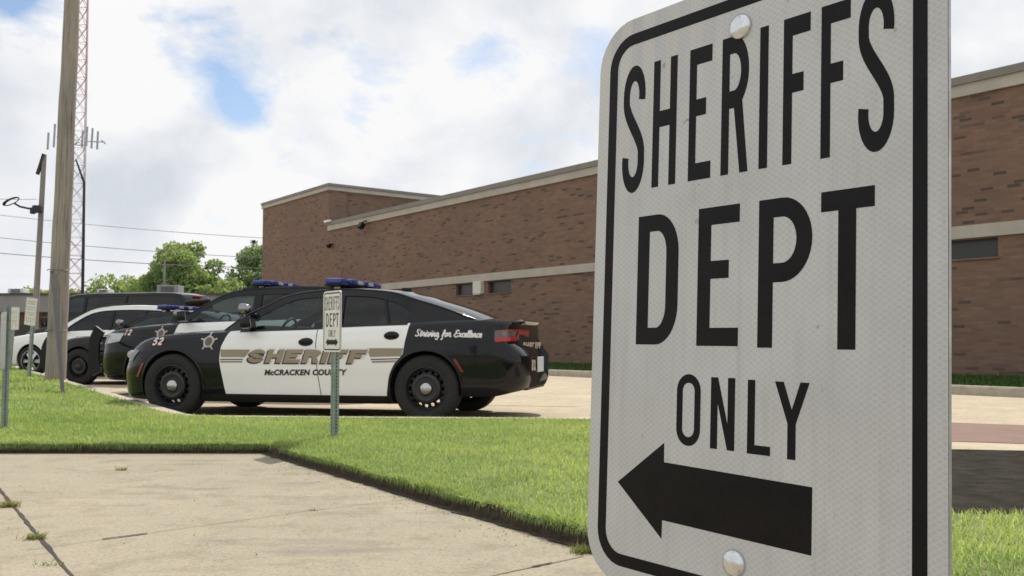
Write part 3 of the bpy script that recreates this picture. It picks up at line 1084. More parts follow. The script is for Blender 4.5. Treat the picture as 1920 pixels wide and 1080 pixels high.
mb.box((9.85, -10, 6.2), (39.7, 19.9, 0.1))
mb.build('roof', 'roof_grey', bld)
mb = MB().box((33.85, -8.1, 8.0), (7.8, 15.6, 0.1))
mb.build('block_roof', 'roof_grey', bld)
mb = MB()
mb.add([(-10, 0, -.1), (-10, -20, -.1), (-10, -20, 6.05), (-10, 0, 6.05)], [(0, 1, 2, 3)])
mb.add([(-10, -20, -.1), (29.8, -20, -.1), (29.8, -20, 6.05), (-10, -20, 6.05)], [(0, 1, 2, 3)])
mb.build('back_wall', 'brick', bld)
for xa, xb, za, zb in ops:
    w = MB().box(((xa + xb) / 2, -0.15, (za + zb) / 2), (xb - xa - 0.01, 0.02, zb - za - 0.01)).build('window', 'louver', bld)
    fr = MB()
    for zz in (za + 0.02, zb - 0.02):
        fr.box(((xa + xb) / 2, -0.12, zz), (xb - xa - 0.012, 0.03, 0.03))
    fr.box((xa + 0.02, -0.12, (za + zb) / 2), (0.03, 0.03, zb - za - 0.08))
    fr.box((xb - 0.02, -0.12, (za + zb) / 2), (0.03, 0.03, zb - za - 0.08))
    fr.build('window_frame', 'roof_dark', w)
    MB().box(((xa + xb) / 2, 0.015, za - 0.02), (xb - xa + 0.05, 0.05, 0.035)).build('sill', 'brick', w)
MB().box((29.62, 0.16, 6.44), (0.55, 0.12, 0.10)).build('gutter_end', 'white_metal', bld)


def on_wall(name, x, y, z, label, cat):
    p = B0 + BX * x + BN * y
    return empty(name, (p.x, p.y, z), B_RZ, label, cat)


o = on_wall('wall_light', 17.4, 0.0, 2.52, 'pale boxy wall light between the two dark windows', 'light')
MB().box((0, 0.09, 0.24), (0.50, 0.18, 0.46), bevel=0.02).build('housing', 'wall_light', o)
MB().box((0, 0.10, -0.01), (0.40, 0.14, 0.02)).build('diffuser', 'clear_lens', o)
o = on_wall('floodlight', 25.96, 0.07, 5.75, 'dark floodlight hung below the roof edge of the long brick wall', 'light')
mb = MB().box((0, 0.25, 0.10), (0.30, 0.22, 0.26), rot=(0.5, 0, 0), bevel=0.02)
mb.build('lamp_head', 'black_trim', o)
MB().tube([(0, 0, 0.34), (0, 0.12, 0.30), (0, 0.2, 0.2)], 0.03).build('bracket', 'black_trim', o)
o = on_wall('security_camera', 29.35, 0.0, 5.25, 'small dark camera on the brick below the roof corner', 'camera')
MB().lathe([(0.0, -0.16), (0.09, -0.13), (0.13, -0.05), (0.13, 0.02), (0.0, 0.02)], 12, 'z', (0, 0.2, 0.05)).build('dome', 'black_trim', o, smooth=40)
MB().box((0, 0.1, 0.09), (0.08, 0.2, 0.05)).build('bracket', 'black_trim', o)

# grass strip and kerb along the foot of the wall
def bw(x, y):
    p = B0 + BX * x + BN * y
    return (p.x, p.y)


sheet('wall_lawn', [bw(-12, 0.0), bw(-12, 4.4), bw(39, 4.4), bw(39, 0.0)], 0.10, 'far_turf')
kerb('wall_kerb', [bw(39, 4.40), bw(14, 4.40), bw(-12, 4.40)], 0.16, -1, LOT_Z - 0.01, 0.11)
n = 30000
t_ = rng.uniform(-8, 24, n)
d_ = rng.uniform(0.03, 4.36, n)
px = B0.x + BX.x * t_ + BN.x * d_
py = B0.y + BX.y * t_ + BN.y * d_
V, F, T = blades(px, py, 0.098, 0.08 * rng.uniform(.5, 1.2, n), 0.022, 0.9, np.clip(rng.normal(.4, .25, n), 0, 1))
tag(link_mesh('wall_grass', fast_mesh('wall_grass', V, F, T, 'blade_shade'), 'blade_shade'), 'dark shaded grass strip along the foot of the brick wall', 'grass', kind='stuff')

# ------------------------------------------------------------------ low building, its roof units
low = empty('low_building', (-27, 60, -0.42), R(0.4), 'low flat-roofed grey building far behind the parked vehicles', 'building')
MB().box((0, 4, 1.45), (24, 14, 3.1)).build('wall', 'brick', low)
MB().box((0, 3.9, 3.5), (26, 17, 1.0)).build('fascia', 'roof_grey', low)
MB().box((0, 3.9, 4.05), (26.2, 17.2, 0.12)).build('roof_edge', 'roof_dark', low)
for i in range(7):
    MB().box((-9.5 + i * 3.1, -3.03, 1.5), (2.0, 0.06, 1.5)).build('window', 'louver', low)


def roof_unit(x, y, s, m, label, name='rooftop_unit'):
    o = empty(name, (x, y, 3.68), R(1), label, 'rooftop unit', 'units on the low grey roof')
    MB().box((0, 0, s[2] / 2 + 0.12), s, bevel=0.04).build('casing', m, o)
    mb_ = MB()
    for k in range(5):
        mb_.box((0, -s[1] / 2 - 0.012, 0.12 + s[2] * (0.2 + 0.15 * k)), (s[0] * 0.62, 0.02, s[2] * 0.07))
    mb_.build('grille', 'roof_dark', o)
    MB().box((0, 0, 0.06), (s[0] * 0.8, s[1] * 0.8, 0.12)).build('base', 'roof_dark', o)
    return o


roof_unit(-25.2, 57.5, (0.75, 0.8, 0.22), 'white_metal', 'small white rooftop unit in front of the olive tree')
roof_unit(-30.6, 57.5, (0.95, 0.8, 0.28), 'white_metal', 'white rooftop unit beside the slim steel pole')
roof_unit(-22.1, 60.0, (1.35, 1.2, 0.62), 'unit_grey', 'grey rooftop air conditioner below the big bright tree')

# ------------------------------------------------------------------ trees
def tree(name, x, y, h, r, zc, leaf, label, n=5000, seed=1, ls=0.42, squash=1.0, lobes=22):
    g = np.random.default_rng(seed)
    o = empty(name, (x, y, -0.12), 0, label, 'tree', 'trees beyond the low building')
    mb = MB()
    mb.tube([(0, 0, 0), (0.1, 0, h * 0.25), (0.0, 0.1, h * 0.5), (0.05, 0, h * 0.8)], [0.36, 0.27, 0.18, 0.05], 8)
    for k in range(7):
        a = k * 2.4 + seed
        z0 = h * (0.25 + 0.06 * k)
        mb.tube([(0, 0, z0), (math.cos(a) * r * .35, math.sin(a) * r * .35, z0 + h * .12), (math.cos(a) * r * .75, math.sin(a) * r * .75, z0 + h * .25)], [0.13, 0.08, 0.03], 6)
    mb.build('trunk', 'bark', o, smooth=60)
    # clumps of leaves round lobe centres spread through the crown
    cen = []
    while len(cen) < lobes:
        p = g.uniform(-1, 1, 3)
        q = np.linalg.norm(p)
        if 0.25 < q < 1.0:
            cen.append(p * (0.86 if q > .8 else 1.0))
    cen = np.array(cen) * [r * 0.82, r * 0.82, (h - zc) * 0.5 * squash] + [0, 0, (h + zc) / 2]
    n = int(n * 2.4)
    ls = ls * 0.6
    rad = g.uniform(0.16, 0.40, lobes) * r
    w = rad ** 2
    idx = g.choice(lobes, n, p=w / w.sum())
    d = g.normal(0, 1, (n, 3))
    d /= np.linalg.norm(d, axis=1)[:, None]
    P = cen[idx] + d * (rad[idx] * (g.uniform(0.25, 1.0, n) ** 0.6 + np.abs(g.normal(0, .10, n))))[:, None] * [1, 1, 0.8]
    P[:, 2] = np.maximum(P[:, 2], zc * 0.6)
    a = g.normal(0, 1, (n, 3))
    a /= np.linalg.norm(a, axis=1)[:, None]
    b = np.cross(a, g.normal(0, 1, (n, 3)))
    b /= np.linalg.norm(b, axis=1)[:, None]
    s = ls * g.uniform(0.5, 1.15, n)[:, None]
    V = np.stack([P - a * s, P - b * s * .55, P + a * s, P + b * s * .55], 1).reshape(-1, 3)
    k = np.arange(n)[:, None] * 4
    F = np.concatenate([k + [0, 1, 2], k + [0, 2, 3]], 0)
    t = np.clip(g.normal(0.45, 0.25, n) + 0.25 * (g.uniform(-1, 1, lobes)[idx]), 0, 1)
    link_mesh('crown', fast_mesh('crown', V, F, np.repeat(t, 4), leaf), leaf, o)
    return o


tree('leafy_tree', -29.0, 82, 9.8, 4.3, 2.0, 'leaf_bright', 'tallest bright green tree in the middle of the far trees', 7500, 3, 0.36, 1.0, 34)
tree('leafy_tree', -32.4, 84, 7.0, 4.0, 0.4, 'leaf_bright', 'lower bright green tree touching the left flank of the tallest one', 3600, 4, 0.36, 1.0, 20)
tree('leafy_tree', -24.9, 80, 6.6, 3.4, 0.3, 'leaf_bright', 'small bright green tree touching the right flank of the tallest one', 3200, 5, 0.36, 1.0, 20)
tree('leafy_tree', -23.2, 86, 10.0, 4.6, 0.8, 'leaf_dark', 'darker blue green tree right beside the brick corner', 6500, 6, 0.36, 1.0, 30)
tree('leafy_tree', -37.6, 92, 7.6, 4.9, 0.6, 'leaf_olive', 'round olive green tree just right of the lattice tower', 5000, 7, 0.36, 1.0, 26)
tree('leafy_tree', -43.0, 96, 6.3, 4.0, 0.5, 'leaf_olive', 'low olive tree standing behind the lattice tower', 3000, 8, 0.36, 1.0, 20)
tree('leafy_tree', -56.0, 108, 7.8, 4.6, 1.5, 'leaf_olive', 'pale tree at the far left picture edge', 4000, 9, 0.4, 0.8, 26)
tree('leafy_tree', -51.0, 106, 7.4, 4.0, 1.5, 'leaf_dark', 'dark tree left of the big wooden pole, behind the steel pole', 4000, 10, 0.4, 0.8, 26)
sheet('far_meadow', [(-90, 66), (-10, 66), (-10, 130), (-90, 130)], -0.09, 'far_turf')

# ------------------------------------------------------------------ poles, tower, wires
up = empty('utility_pole', (-8.34, 17.02, 0.08), 0, 'thick weathered wooden utility pole with the grey plank leaning on it', 'utility pole')
mb = MB()
pts, rad = [], []
for i in range(25):
    s = i / 24
    pts.append((0.16 * s + 0.004 * math.sin(i * .9), 0.004 * math.cos(i * 1.3), 9.6 * s))
    rad.append(0.176 - 0.055 * s + 0.003 * math.sin(i * 2.1))
mb.tube(pts, rad, 24)
mb.build('shaft', 'pole_wood', up, smooth=60)
for z in (0.95, 2.05):
    mb = MB()
    mb.tube([(0.19 * math.cos(a_) + 0.01, 0.19 * math.sin(a_), z + 0.012 * math.sin(3 * a_)) for a_ in [R(190 + 20 * k) for k in range(9)]], 0.009, 6)
    mb.build('metal_band', 'galv', up)

pk = empty('leaning_plank', (-6.04, 12.55, 0.09), 0, 'split grey plank leaning against the thick wooden pole', 'plank')
a_, b_ = Vector((0, 0, 0)), Vector((-2.22, 4.15, 1.98))
dr = (b_ - a_).normalized()
for sgn, m_, ext in ((-1, 'grey_wood', 0.0), (1, 'grey_wood', -0.12)):
    mb = MB()
    side_ = Vector((1, 0, 0))
    nrm_ = dr.cross(side_).normalized()
    vs = []
    for i in range(9):
        p = a_ + dr * ((b_ - a_).length + ext) * i / 8 + side_ * (sgn * (0.013 + 0.027 * (i / 8) ** 2))
        wv = 0.0125 + 0.018 * i / 8
        for sx, sy in ((-1, -1), (1, -1), (1, 1), (-1, 1)):
            vs.append(p + side_ * sx * wv + nrm_ * sy * 0.018)
    fs = [(i * 4 + k, i * 4 + (k + 1) % 4, i * 4 + 4 + (k + 1) % 4, i * 4 + 4 + k) for i in range(8) for k in range(4)] + [(3, 2, 1, 0), (32, 33, 34, 35)]
    mb.add(vs, fs)
    mb.build('board', m_, pk)

sp = empty('steel_pole', (-16.35, 32.0, LOT_Z), 0, 'slim grey steel pole with a coiled cable on an arm, left of the wooden pole', 'pole')
MB().tube([(-0.12, 0, 0), (-0.03, 0, 3.5), (0.07, 0, 7.35)], [0.11, 0.095, 0.08], 12).build('shaft', 'pole_far', sp, smooth=60)
MB().box((-0.02, -0.05, 7.0), (0.09, 0.1, 0.75), rot=(0, 0.28, 0)).build('top_bracket', 'grey_wood', sp)
mb = MB()
mb.tube([(0.0, -0.1, 5.46), (-0.35, -0.15, 5.44), (-0.62, -0.2, 5.5), (-0.82, -0.2, 5.62)], 0.035, 8)
mb.build('cable_arm', 'cable_black', sp, smooth=60)
mb = MB()
mb.box((-0.04, -0.14, 5.42), (0.30, 0.22, 0.26), bevel=0.05)
mb.box((-0.20, -0.14, 5.34), (0.14, 0.16, 0.18), bevel=0.03)
mb.build('splice_box', 'cable_black', sp)
mb = MB()
for k in range(3):
    rr = 0.28 - 0.02 * k
    mb.tube([(-0.93 + rr * math.cos(2 * PI * i / 24), -0.2 + 0.03 * k, 5.68 + rr * 0.38 * math.sin(2 * PI * i / 24) + 0.10 * math.cos(2 * PI * i / 24)) for i in range(25)], 0.018, 5)
mb.build('cable_coil', 'cable_black', sp, smooth=60)


def lattice():
    Y = 90.0
    t = empty('lattice_tower', (-42.25, Y, 0), 0, 'tall red and white lattice radio tower behind the wooden pole', 'tower')
    s = Y / 1741.0

    def xl(z):       # half width of the frame at a height
        return 0.95 - 0.0130 * z
    H_ = 46.0
    legs = [(-1, -0.58), (1, -0.58), (0, 1.15)]

    def leg(k, z):
        a, b = legs[k]
        return Vector((a * xl(z), b * xl(z), z))
    for k in range(3):
        mb = MB()
        mb.tube([leg(k, z) for z in (-0.1, 10, 20, 30, H_)], 0.055, 6)
        mb.build('leg', 'tower_white', t)
    mr, mw, m2 = MB(), MB(), MB()
    z = 0.4
    i = 0
    while z < H_ - 2:
        st = 1.75
        for k in range(3):
            k2 = (k + 1) % 3
            tgt = mr if z < 9.5 else (m2 if z > 24 else mw)
            tgt.tube([leg(k, z), leg(k2, z + st)], 0.028, 4)
            tgt.tube([leg(k2, z), leg(k, z + st)], 0.028, 4)
            tgt.tube([leg(k, z), leg(k2, z)], 0.026, 4)
        z += st
        i += 1
    mr.build('brace_section', 'tower_red', t)
    mw.build('brace_section', 'tower_white', t)
    m2.build('brace_section', 'tower_red', t)
    MB().tube([leg(1, 0) + Vector((-0.02, -0.12, 0)), leg(1, 10) + Vector((-0.02, -0.12, 0)), leg(1, 16.2) + Vector((-.05, -.12, 0)), leg(1, 18.5) + Vector((-0.9, -0.1, 0))], [0.15, 0.15, 0.12, 0.08], 8).build('cable_run', 'cable_black', t, smooth=60)
    zc = 20.4
    mb = MB()
    for a in np.linspace(0, 2 * PI, 4)[:3]:
        a = a + 0.2
        mb.tube([(0.5 * math.cos(a), 0.5 * math.sin(a), zc), (2.2 * math.cos(a), 2.2 * math.sin(a), zc)], 0.05, 6)
        px_, py_ = 2.1 * math.cos(a), 2.1 * math.sin(a)
        mb.tube([(px_ - .9 * math.sin(a), py_ + .9 * math.cos(a), zc), (px_ + .9 * math.sin(a), py_ - .9 * math.cos(a), zc)], 0.05, 6)
    mb.build('antenna_mount', 'antenna', t)
    spots = [(-2.95, -0.5, -0.1, 1.7), (-2.25, -.7, 0.4, 2.3), (-2.4, 0.6, 0.2, 1.5), (-.35, -1.2, 0.7, 2.0), (0.62, -1.0, 0.0, 1.6), (0.95, -0.8, 0.3, 1.9), (1.28, -0.4, 0.2, 2.0), (1.6, 0.1, 0.1, 1.8)]
    for x, y, dz, h in spots:
        mb = MB().box((x, y, zc + dz), (0.17, 0.12, h), rot=(0, 0.03, 0), bevel=0.02)
        mb.build('panel_antenna', 'antenna', t)
    return t


lattice()


def wire(y0, x0, z0, y1, x1, z1, sag, r, label):
    mb = MB()
    pts = []
    for i in range(25):
        s = i / 24
        pts.append((x0 + (x1 - x0) * s, y0 + (y1 - y0) * s, z0 + (z1 - z0) * s - sag * 4 * s * (1 - s)))
    mb.tube(pts, r, 5)
    tag(mb.build('power_line', 'wire', None, smooth=60), label, 'power line', 'power lines crossing the sky')


def zy(ypx, Y):
    return 0.82 + (640 - ypx) / 1741 * Y


wire(54, -36, zy(455, 54), 56, -10, zy(505, 56), 0.35, 0.022, 'lowest and thickest power line above the low roof')
wire(58, -38, zy(425, 58), 60, -10, zy(490, 60), 0.35, 0.018, 'second lowest power line, just above the thickest one')
wire(60, -40, zy(378, 60), 62, -9, zy(456, 62), 0.4, 0.016, 'topmost power line, sloping down to the brick corner')
wire(34, -24, zy(330, 34), 32, -16.5, zy(372, 32), 0.25, 0.009, 'short thin cable rising left from the steel pole coil')


def street_lamp(x, y, h, label):
    o = empty('street_lamp', (x, y, -0.1), 0, label, 'street lamp')
    MB().tube([(0, 0, 0), (0, 0, h)], [0.10, 0.07], 8).build('pole', 'grey_wood', o)
    mb = MB()
    mb.box((0.0, 0, h + 0.05), (0.5, 0.45, 0.35), bevel=0.06)
    mb.build('lamp_head', 'white_metal', o)
    MB().box((0.12, -0.22, h + 0.06), (0.34, 0.05, 0.28), bevel=0.01).build('lamp_glass', 'black_trim', o)


street_lamp(-25.75, 92, 10.75, 'pole lamp with a small boxy head above the darker tree')
o = empty('wooden_pole', (-26.4, 70, -0.1), 0, 'thin wooden pole with a crossarm in front of the tallest tree', 'utility pole')
MB().tube([(0, 0, 0), (0.15, 0, 7.1)], [0.11, 0.09], 8).build('shaft', 'pole_wood', o, smooth=60)
MB().box((0.5, 0, 6.85), (1.2, 0.1, 0.12)).build('crossarm', 'grey_wood', o)

# ------------------------------------------------------------------ signs
SW, SH = 0.3054, 0.4578          # panel
OFFX, OFFZ = -0.0130, 0.0130     # panel corner from the border's outer corner


def rrect(x0, z0, x1, z1, r, n=8):
    return arc(x1 - r, z0 + r, r, r, -90, 0, n) + arc(x1 - r, z1 - r, r, r, 0, 90, n) + arc(x0 + r, z1 - r, r, r, 90, 180, n) + arc(x0 + r, z0 + r, r, r, 180, 270, n)


MM = 0.001
ROWS = [('S', 17.2, 25.0, -133.5, 106.0, 7.1, 13.0), ('H', 51.2, 25.2, -132.0, 102.4, 7.2, 13.0), ('E', 89.3, 22.0, -132.0, 102.4, 7.1, 13.0), ('R', 121.0, 24.6, -132.0, 102.6, 7.1, 13.0),
        ('I', 155.2, 7.3, -132.0, 102.6, 7.2, 13), ('F', 175.3, 21.6, -132.2, 103.0, 7.3, 13.2), ('F', 205.4, 21.8, -132.3, 103.5, 7.2, 13.1), ('S', 233.0, 24.8, -134.0, 106.5, 7.2, 13.0),
        ('D', 38.2, 43.4, -256.5, 102.3, 12.6, 13.1), ('E', 101.1, 38.4, -257.1, 102.5, 12.3, 13.2), ('P', 156.4, 43.5, -257.9, 103.2, 12.4, 13.2), ('T', 206.4, 38.6, -258.5, 103.5, 12.9, 13.3),
        ('O', 83.1, 23.2, -331.3, 53.0, 5.8, 6.4), ('N', 116.0, 21.9, -331.0, 51.2, 6.4, 6.3), ('L', 149.0, 19.4, -331.4, 51.0, 6.3, 6.2), ('Y', 171.8, 27.2, -332.0, 51.3, 6.5, 6.3)]
ARROW1 = [(22, -366.5), (70.6, -403.2), (70.8, -389.2), (201.6, -391.6), (201.8, -348.0), (71.4, -345.8), (71.2, -331.2)]
ARROW2 = [(38, -372), (80, -405), (80, -390), (199, -390), (199, -405), (241, -372), (199, -339), (199, -354), (80, -354), (80, -339)]


def sign_panel(root, arrow, face_mat, edge_mat='alu', bolts=True):
    """local frame: x along the sign, z up, the face looks to -y; origin at the border's upper left outer corner"""
    x0, x1, z1 = OFFX, OFFX + SW, OFFZ
    z0 = z1 - SH
    mb = MB()
    out = rrect(x0, z0, x1, z1, 0.038)
    mb.poly([out], lambda x, z: (x, 0.0, z), thick=lambda x, z: (x, 0.0022, z))
    mb.build('panel', edge_mat, root, normals=True)
    mb = MB()
    mb.poly([rrect(x0 + .0006, z0 + .0006, x1 - .0006, z1 - .0006, 0.0375)], lambda x, z: (x, -0.0004, z))
    mb.build('face', face_mat, root, normals=False)
    mb = MB()
    bo = rrect(0, z0 - OFFX, x1 + OFFX, 0, 0.027)
    t = 0.0094
    bi = rrect(t, z0 - OFFX + t, x1 + OFFX - t, -t, 0.018)
    mb.poly([bo, bi[::-1]], lambda x, z: (x, -0.0006, z))
    mb.build('border', 'sign_black', root, normals=False)
    mb = MB()
    for ch, gx, gw, gz, gh, tx, ty in ROWS:
        mb.poly(glyph(ch, gw, gh, tx, ty), lambda x, y: ((gx + x) * MM, -0.0006, (gz + y) * MM))
    mb.build('lettering', 'sign_black', root, normals=False)
    mb = MB()
    mb.poly([[(a * MM, b * MM) for a, b in arrow]], lambda x, z: (x, -0.0006, z))
    mb.build('arrow', 'sign_black', root, normals=False)
    if bolts:
        for bx, bz in ((137.6, -24.0), (139.7, -408.0)):
            mb = MB()
            prof = [(0.0095, -0.0006), (0.0095, -0.0018), (0.0088, -0.0030), (0.0072, -0.0043), (0.0048, -0.0053), (0.0022, -0.0058), (0.0, -0.0059)]
            mb.lathe(prof, 28, 'y', (bx * MM, 0, bz * MM))
            mb.build('bolt', 'bolt', root, smooth=50)


def u_post(root, x, y, z0, z1, w=0.06, d=0.03, m='post_green', face=-1, pitch=0.0254, holes=True):
    """channel post with its row of holes; the web looks to face*y"""
    mb = MB()
    hw = w / 2
    hs = 0.0062
    ym = y
    yb = y - face * w

    def wall(fn):
        n = int((z1 - z0) / pitch) if holes else 0
        if not holes:
            mb.add([fn(-hw, z0), fn(hw, z0), fn(hw, z1), fn(-hw, z1)], [(0, 1, 2, 3)])
            return
        for a, b in ((-hw, -hs), (hs, hw)):
            mb.add([fn(a, z0), fn(b, z0), fn(b, z1), fn(a, z1)], [(0, 1, 2, 3)])
        for i in range(n):
            za = z0 + i * pitch
            mb.add([fn(-hs, za), fn(hs, za), fn(hs, za + pitch - 2 * hs), fn(-hs, za + pitch - 2 * hs)], [(0, 1, 2, 3)])
    yc = (ym + yb) / 2
    wall(lambda a, z: (x + a, ym, z))
    wall(lambda a, z: (x + hw, yc + a, z))
    mb.add([(x - hw, ym, z0), (x - hw, yb, z0), (x - hw, yb, z1), (x - hw, ym, z1)], [(0, 1, 2, 3)])
    mb.add([(x - hw, yb, z0), (x + hw, yb, z0), (x + hw, yb, z1), (x - hw, yb, z1)], [(0, 1, 2, 3)])
    return mb.build('post', m, root, normals=False)


SG = 'sheriff parking signs along the lawn'
near = empty('parking_sign', (0, 0, 0), 0, 'big close white sign with black border, bolts and a left-pointing arrow', 'sign', SG)
Rm = Matrix.Rotation(-0.91645773, 3, 'Z') @ Matrix.Rotation(-0.04141975, 3, 'X') @ Matrix.Rotation(0.00470981, 3, 'Y')
near.rotation_euler = Rm.to_euler()
near.location = (0.08484402, 0.77673681, 0.25405039 + 0.82)
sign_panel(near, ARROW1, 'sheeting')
u_post(near, 0.1386, 0.0035, -1.03, -0.005, 0.046, 0.03, 'post_green', -1)

mid = empty('parking_sign', (-1.34, 6.95, LAWN_Z - 0.03), R(-52.9), 'small white sign with a double-headed arrow, on the green post before the nearest patrol car', 'sign', SG)
pan = empty('sign_plate', (-0.1397, -0.0065, 1.105), 0)
pan.parent = mid
sign_panel(pan, ARROW2, 'sign_white_far', bolts=False)
u_post(mid, 0.0, 0.0, 0, 1.06, 0.046, 0.03, 'post_green', -1)

lp = empty('parking_sign', (-4.10, 7.50, LAWN_Z - 0.03), R(-54.0), 'edge-on sign on a perforated post at the left picture edge', 'sign', SG)
MB().poly([rrect(-0.17, 0.52, 0.135, 0.977, 0.03)], lambda x, z: (x, -0.004, z), thick=lambda x, z: (x, -0.0015, z)).build('sign_plate', 'alu', lp)
u_post(lp, 0.0, 0.0, 0, 1.03, 0.046, 0.03, 'post_green', -1)


def small_sign(x, y, z, rz, roll, w, h, ztop, label, rows, pz, lean):
    o = empty('parking_sign', (x, y, z), rz, label, 'sign', SG)
    p = empty('sign_plate', (lean, -0.006, ztop), 0)
    p.rotation_euler = (0, roll, 0)
    p.parent = o
    mb = MB()
    mb.poly([rrect(-w / 2, -h, w / 2, 0, 0.03)], lambda a, b: (a, 0, b), thick=lambda a, b: (a, 0.003, b))
    mb.build('panel', 'sign_white_far', p)
    mb = MB()
    bo = rrect(-w / 2 + .012, -h + .012, w / 2 - .012, -.012, 0.025)
    bi = rrect(-w / 2 + .019, -h + .019, w / 2 - .019, -.019, 0.02)
    mb.poly([bo, bi[::-1]], lambda a, b: (a, -0.002, b))
    mb.build('border', 'sign_ink_grey', p, normals=False)
    g = random.Random(int(x * 100))
    for zz, n, hh, m in rows:
        mb = MB()
        for k in range(n):
            xx = -w * 0.30 + w * 0.6 * k / max(1, n - 1)
            mb.add([(xx - .014, -.002, zz), (xx - .005, -.002, zz), (xx - .005, -.002, zz + hh), (xx - .014, -.002, zz + hh)], [(0, 1, 2, 3)])
            if g.random() < .8:
                mb.add([(xx - .005, -.002, zz), (xx + .011, -.002, zz), (xx + .011, -.002, zz + hh * .2), (xx - .005, -.002, zz + hh * .2)], [(0, 1, 2, 3)])
            mb.add([(xx - .005, -.002, zz + hh * .8), (xx + .011, -.002, zz + hh * .8), (xx + .011, -.002, zz + hh), (xx - .005, -.002, zz + hh)], [(0, 1, 2, 3)])
        mb.build('lettering', m, p, normals=False)
    ps = MB()
    ps.box((lean * 0.45, 0.022, pz / 2), (0.075, 0.04, pz + 0.05), rot=(0, math.atan2(lean, pz), 0))
    ps.build('post', 'galv', o)


small_sign(-9.36, 18.02, LAWN_Z - 0.03, R(-30), R(6.5), 0.355, 0.535, 1.58, 'white sign with faint red lettering, tilted, just left of the wooden pole',
           [(-0.13, 7, .075, 'sign_ink_pink'), (-0.24, 6, .075, 'sign_ink_grey'), (-0.35, 6, .075, 'sign_ink_pink'), (-0.47, 4, .085, 'sign_ink_red')], 1.05, 0.07)
small_sign(-12.03, 22.27, LAWN_Z - 0.03, R(-5), R(0.5), 0.34, 0.545, 1.56, 'farthest white sign with faint red lettering, behind the perforated post',
           [(-0.16, 6, .07, 'sign_ink_grey'), (-0.27, 5, .07, 'sign_ink_grey'), (-0.38, 6, .07, 'sign_ink_pink'), (-0.49, 3, .085, 'sign_ink_red')], 1.02, 0.06)


# ------------------------------------------------------------------ vehicles
# local frame: +x towards the nose, +y the left (driver's) side, z up, origin on the ground midway between the axles
def star_outline(r):
    pts = []
    for k in range(5):
        a0 = 90 + 72 * k
        for da, rr in ((-36, .60), (-27, .615), (-19, .63), (-9, .66), (-4.2, .80), (-6.5, .86), (-6.8, .93), (-4.5, .98), (0, 1.0), (4.5, .98), (6.8, .93), (6.5, .86), (4.2, .80), (9, .66), (19, .63), (27, .615)):
            pts.append((r * rr * math.cos(R(a0 + da)), r * rr * math.sin(R(a0 + da))))
    return pts


def plain_star(r):
    return [(r * (1 if k % 2 == 0 else 0.42) * math.cos(R(90 + 36 * k)), r * (1 if k % 2 == 0 else 0.42) * math.sin(R(90 + 36 * k))) for k in range(10)]


CURS = {'S': ([[(0, .3), (.25, 0), (.7, .15), (.8, .6), (.5, 1.1), (.5, 1.6), (.85, 1.8), (1.1, 1.5)]], 1.15),
        't': ([[(0, .1), (.25, .7), (.42, 1.5)], [(.42, 1.5), (.15, .2), (.3, 0), (.55, .25)], [(.08, 1.05), (.58, 1.1)]], .55),
        'r': ([[(0, .1), (.25, .95), (.38, 1.05), (.42, .82), (.62, .95), (.5, .2), (.65, 0), (.85, .25)]], .8),
        'i': ([[(0, .2), (.3, 1), (.2, .15), (.35, 0), (.55, .25)], [(.38, 1.3), (.45, 1.5)]], .52),
        'v': ([[(0, .8), (.2, 1), (.25, .1), (.42, 0), (.7, .8), (.65, 1), (.9, .85)]], .85),
        'n': ([[(0, .2), (.2, 1), (.1, 0), (.32, .85), (.5, 1), (.55, .7), (.48, .1), (.65, 0), (.85, .25)]], .82),
        'g': ([[(.6, .85), (.35, 1), (.1, .6), (.15, .1), (.4, .1), (.65, .9), (.5, -.4), (.25, -.85), (-.1, -.6)], [(.5, -.4), (.85, .2)]], .8),
        'f': ([[(0, .1), (.4, .9), (.68, 1.5), (.55, 1.8), (.4, 1.3), (.2, 0), (0, -.8), (-.3, -.65)], [(.1, .75), (.65, .85)]], .7),
        'o': ([[(.5, .9), (.25, 1), (.05, .5), (.2, 0), (.5, .2), (.6, .7), (.45, .95), (.78, .8)]], .78),
        'E': ([[(1.15, 1.5), (.85, 1.8), (.45, 1.5), (.5, 1.05), (.85, .95), (.4, .9), (.05, .4), (.3, 0), (.8, .1), (1.05, .4)]], 1.15),
        'x': ([[(0, .8), (.2, 1), (.42, .1), (.68, .2)], [(.68, 1), (0, 0)]], .72),
        'c': ([[(.6, .8), (.4, 1), (.1, .5), (.2, .05), (.5, .1), (.68, .3)]], .64),
        'e': ([[(0, .25), (.45, .6), (.45, .95), (.2, .9), (.08, .4), (.25, 0), (.6, .25)]], .58),
        'l': ([[(0, .2), (.5, 1.3), (.52, 1.75), (.36, 1.5), (.15, .3), (.3, 0), (.52, .25)]], .5), ' ': ([], .75)}


def smooth_path(p, n=5):
    if len(p) < 3:
        return p
    q = [p[0]] + p + [p[-1]]
    out = []
    for i in range(1, len(q) - 2):
        for k in range(n):
            t = k / n
            out.append(tuple(0.5 * (2 * q[i][j] + (q[i + 1][j] - q[i - 1][j]) * t + (2 * q[i - 1][j] - 5 * q[i][j] + 4 * q[i + 1][j] - q[i + 2][j]) * t * t +
                                    (3 * q[i][j] - q[i - 1][j] - 3 * q[i + 1][j] + q[i + 2][j]) * t ** 3) for j in (0, 1)))
    out.append(p[-1])
    return out


def cursive(txt, fn, hw, mb):
    """fn(u, v, lift) -> 3D"""
    x = 0.0
    q = 0
    for ch in txt:
        paths, adv = CURS[ch]
        for p in paths:
            q += 1
            sp_ = smooth_path([(x + a, b) for a, b in p])
            rb = ribbon(sp_, hw)
            n = len(sp_)
            vs = [fn(*r, q) for r in rb]
            mb.add(vs, [(i, i + 1, 2 * n - 2 - i, 2 * n - 1 - i) for i in range(n - 1)])
        x += adv
    return x


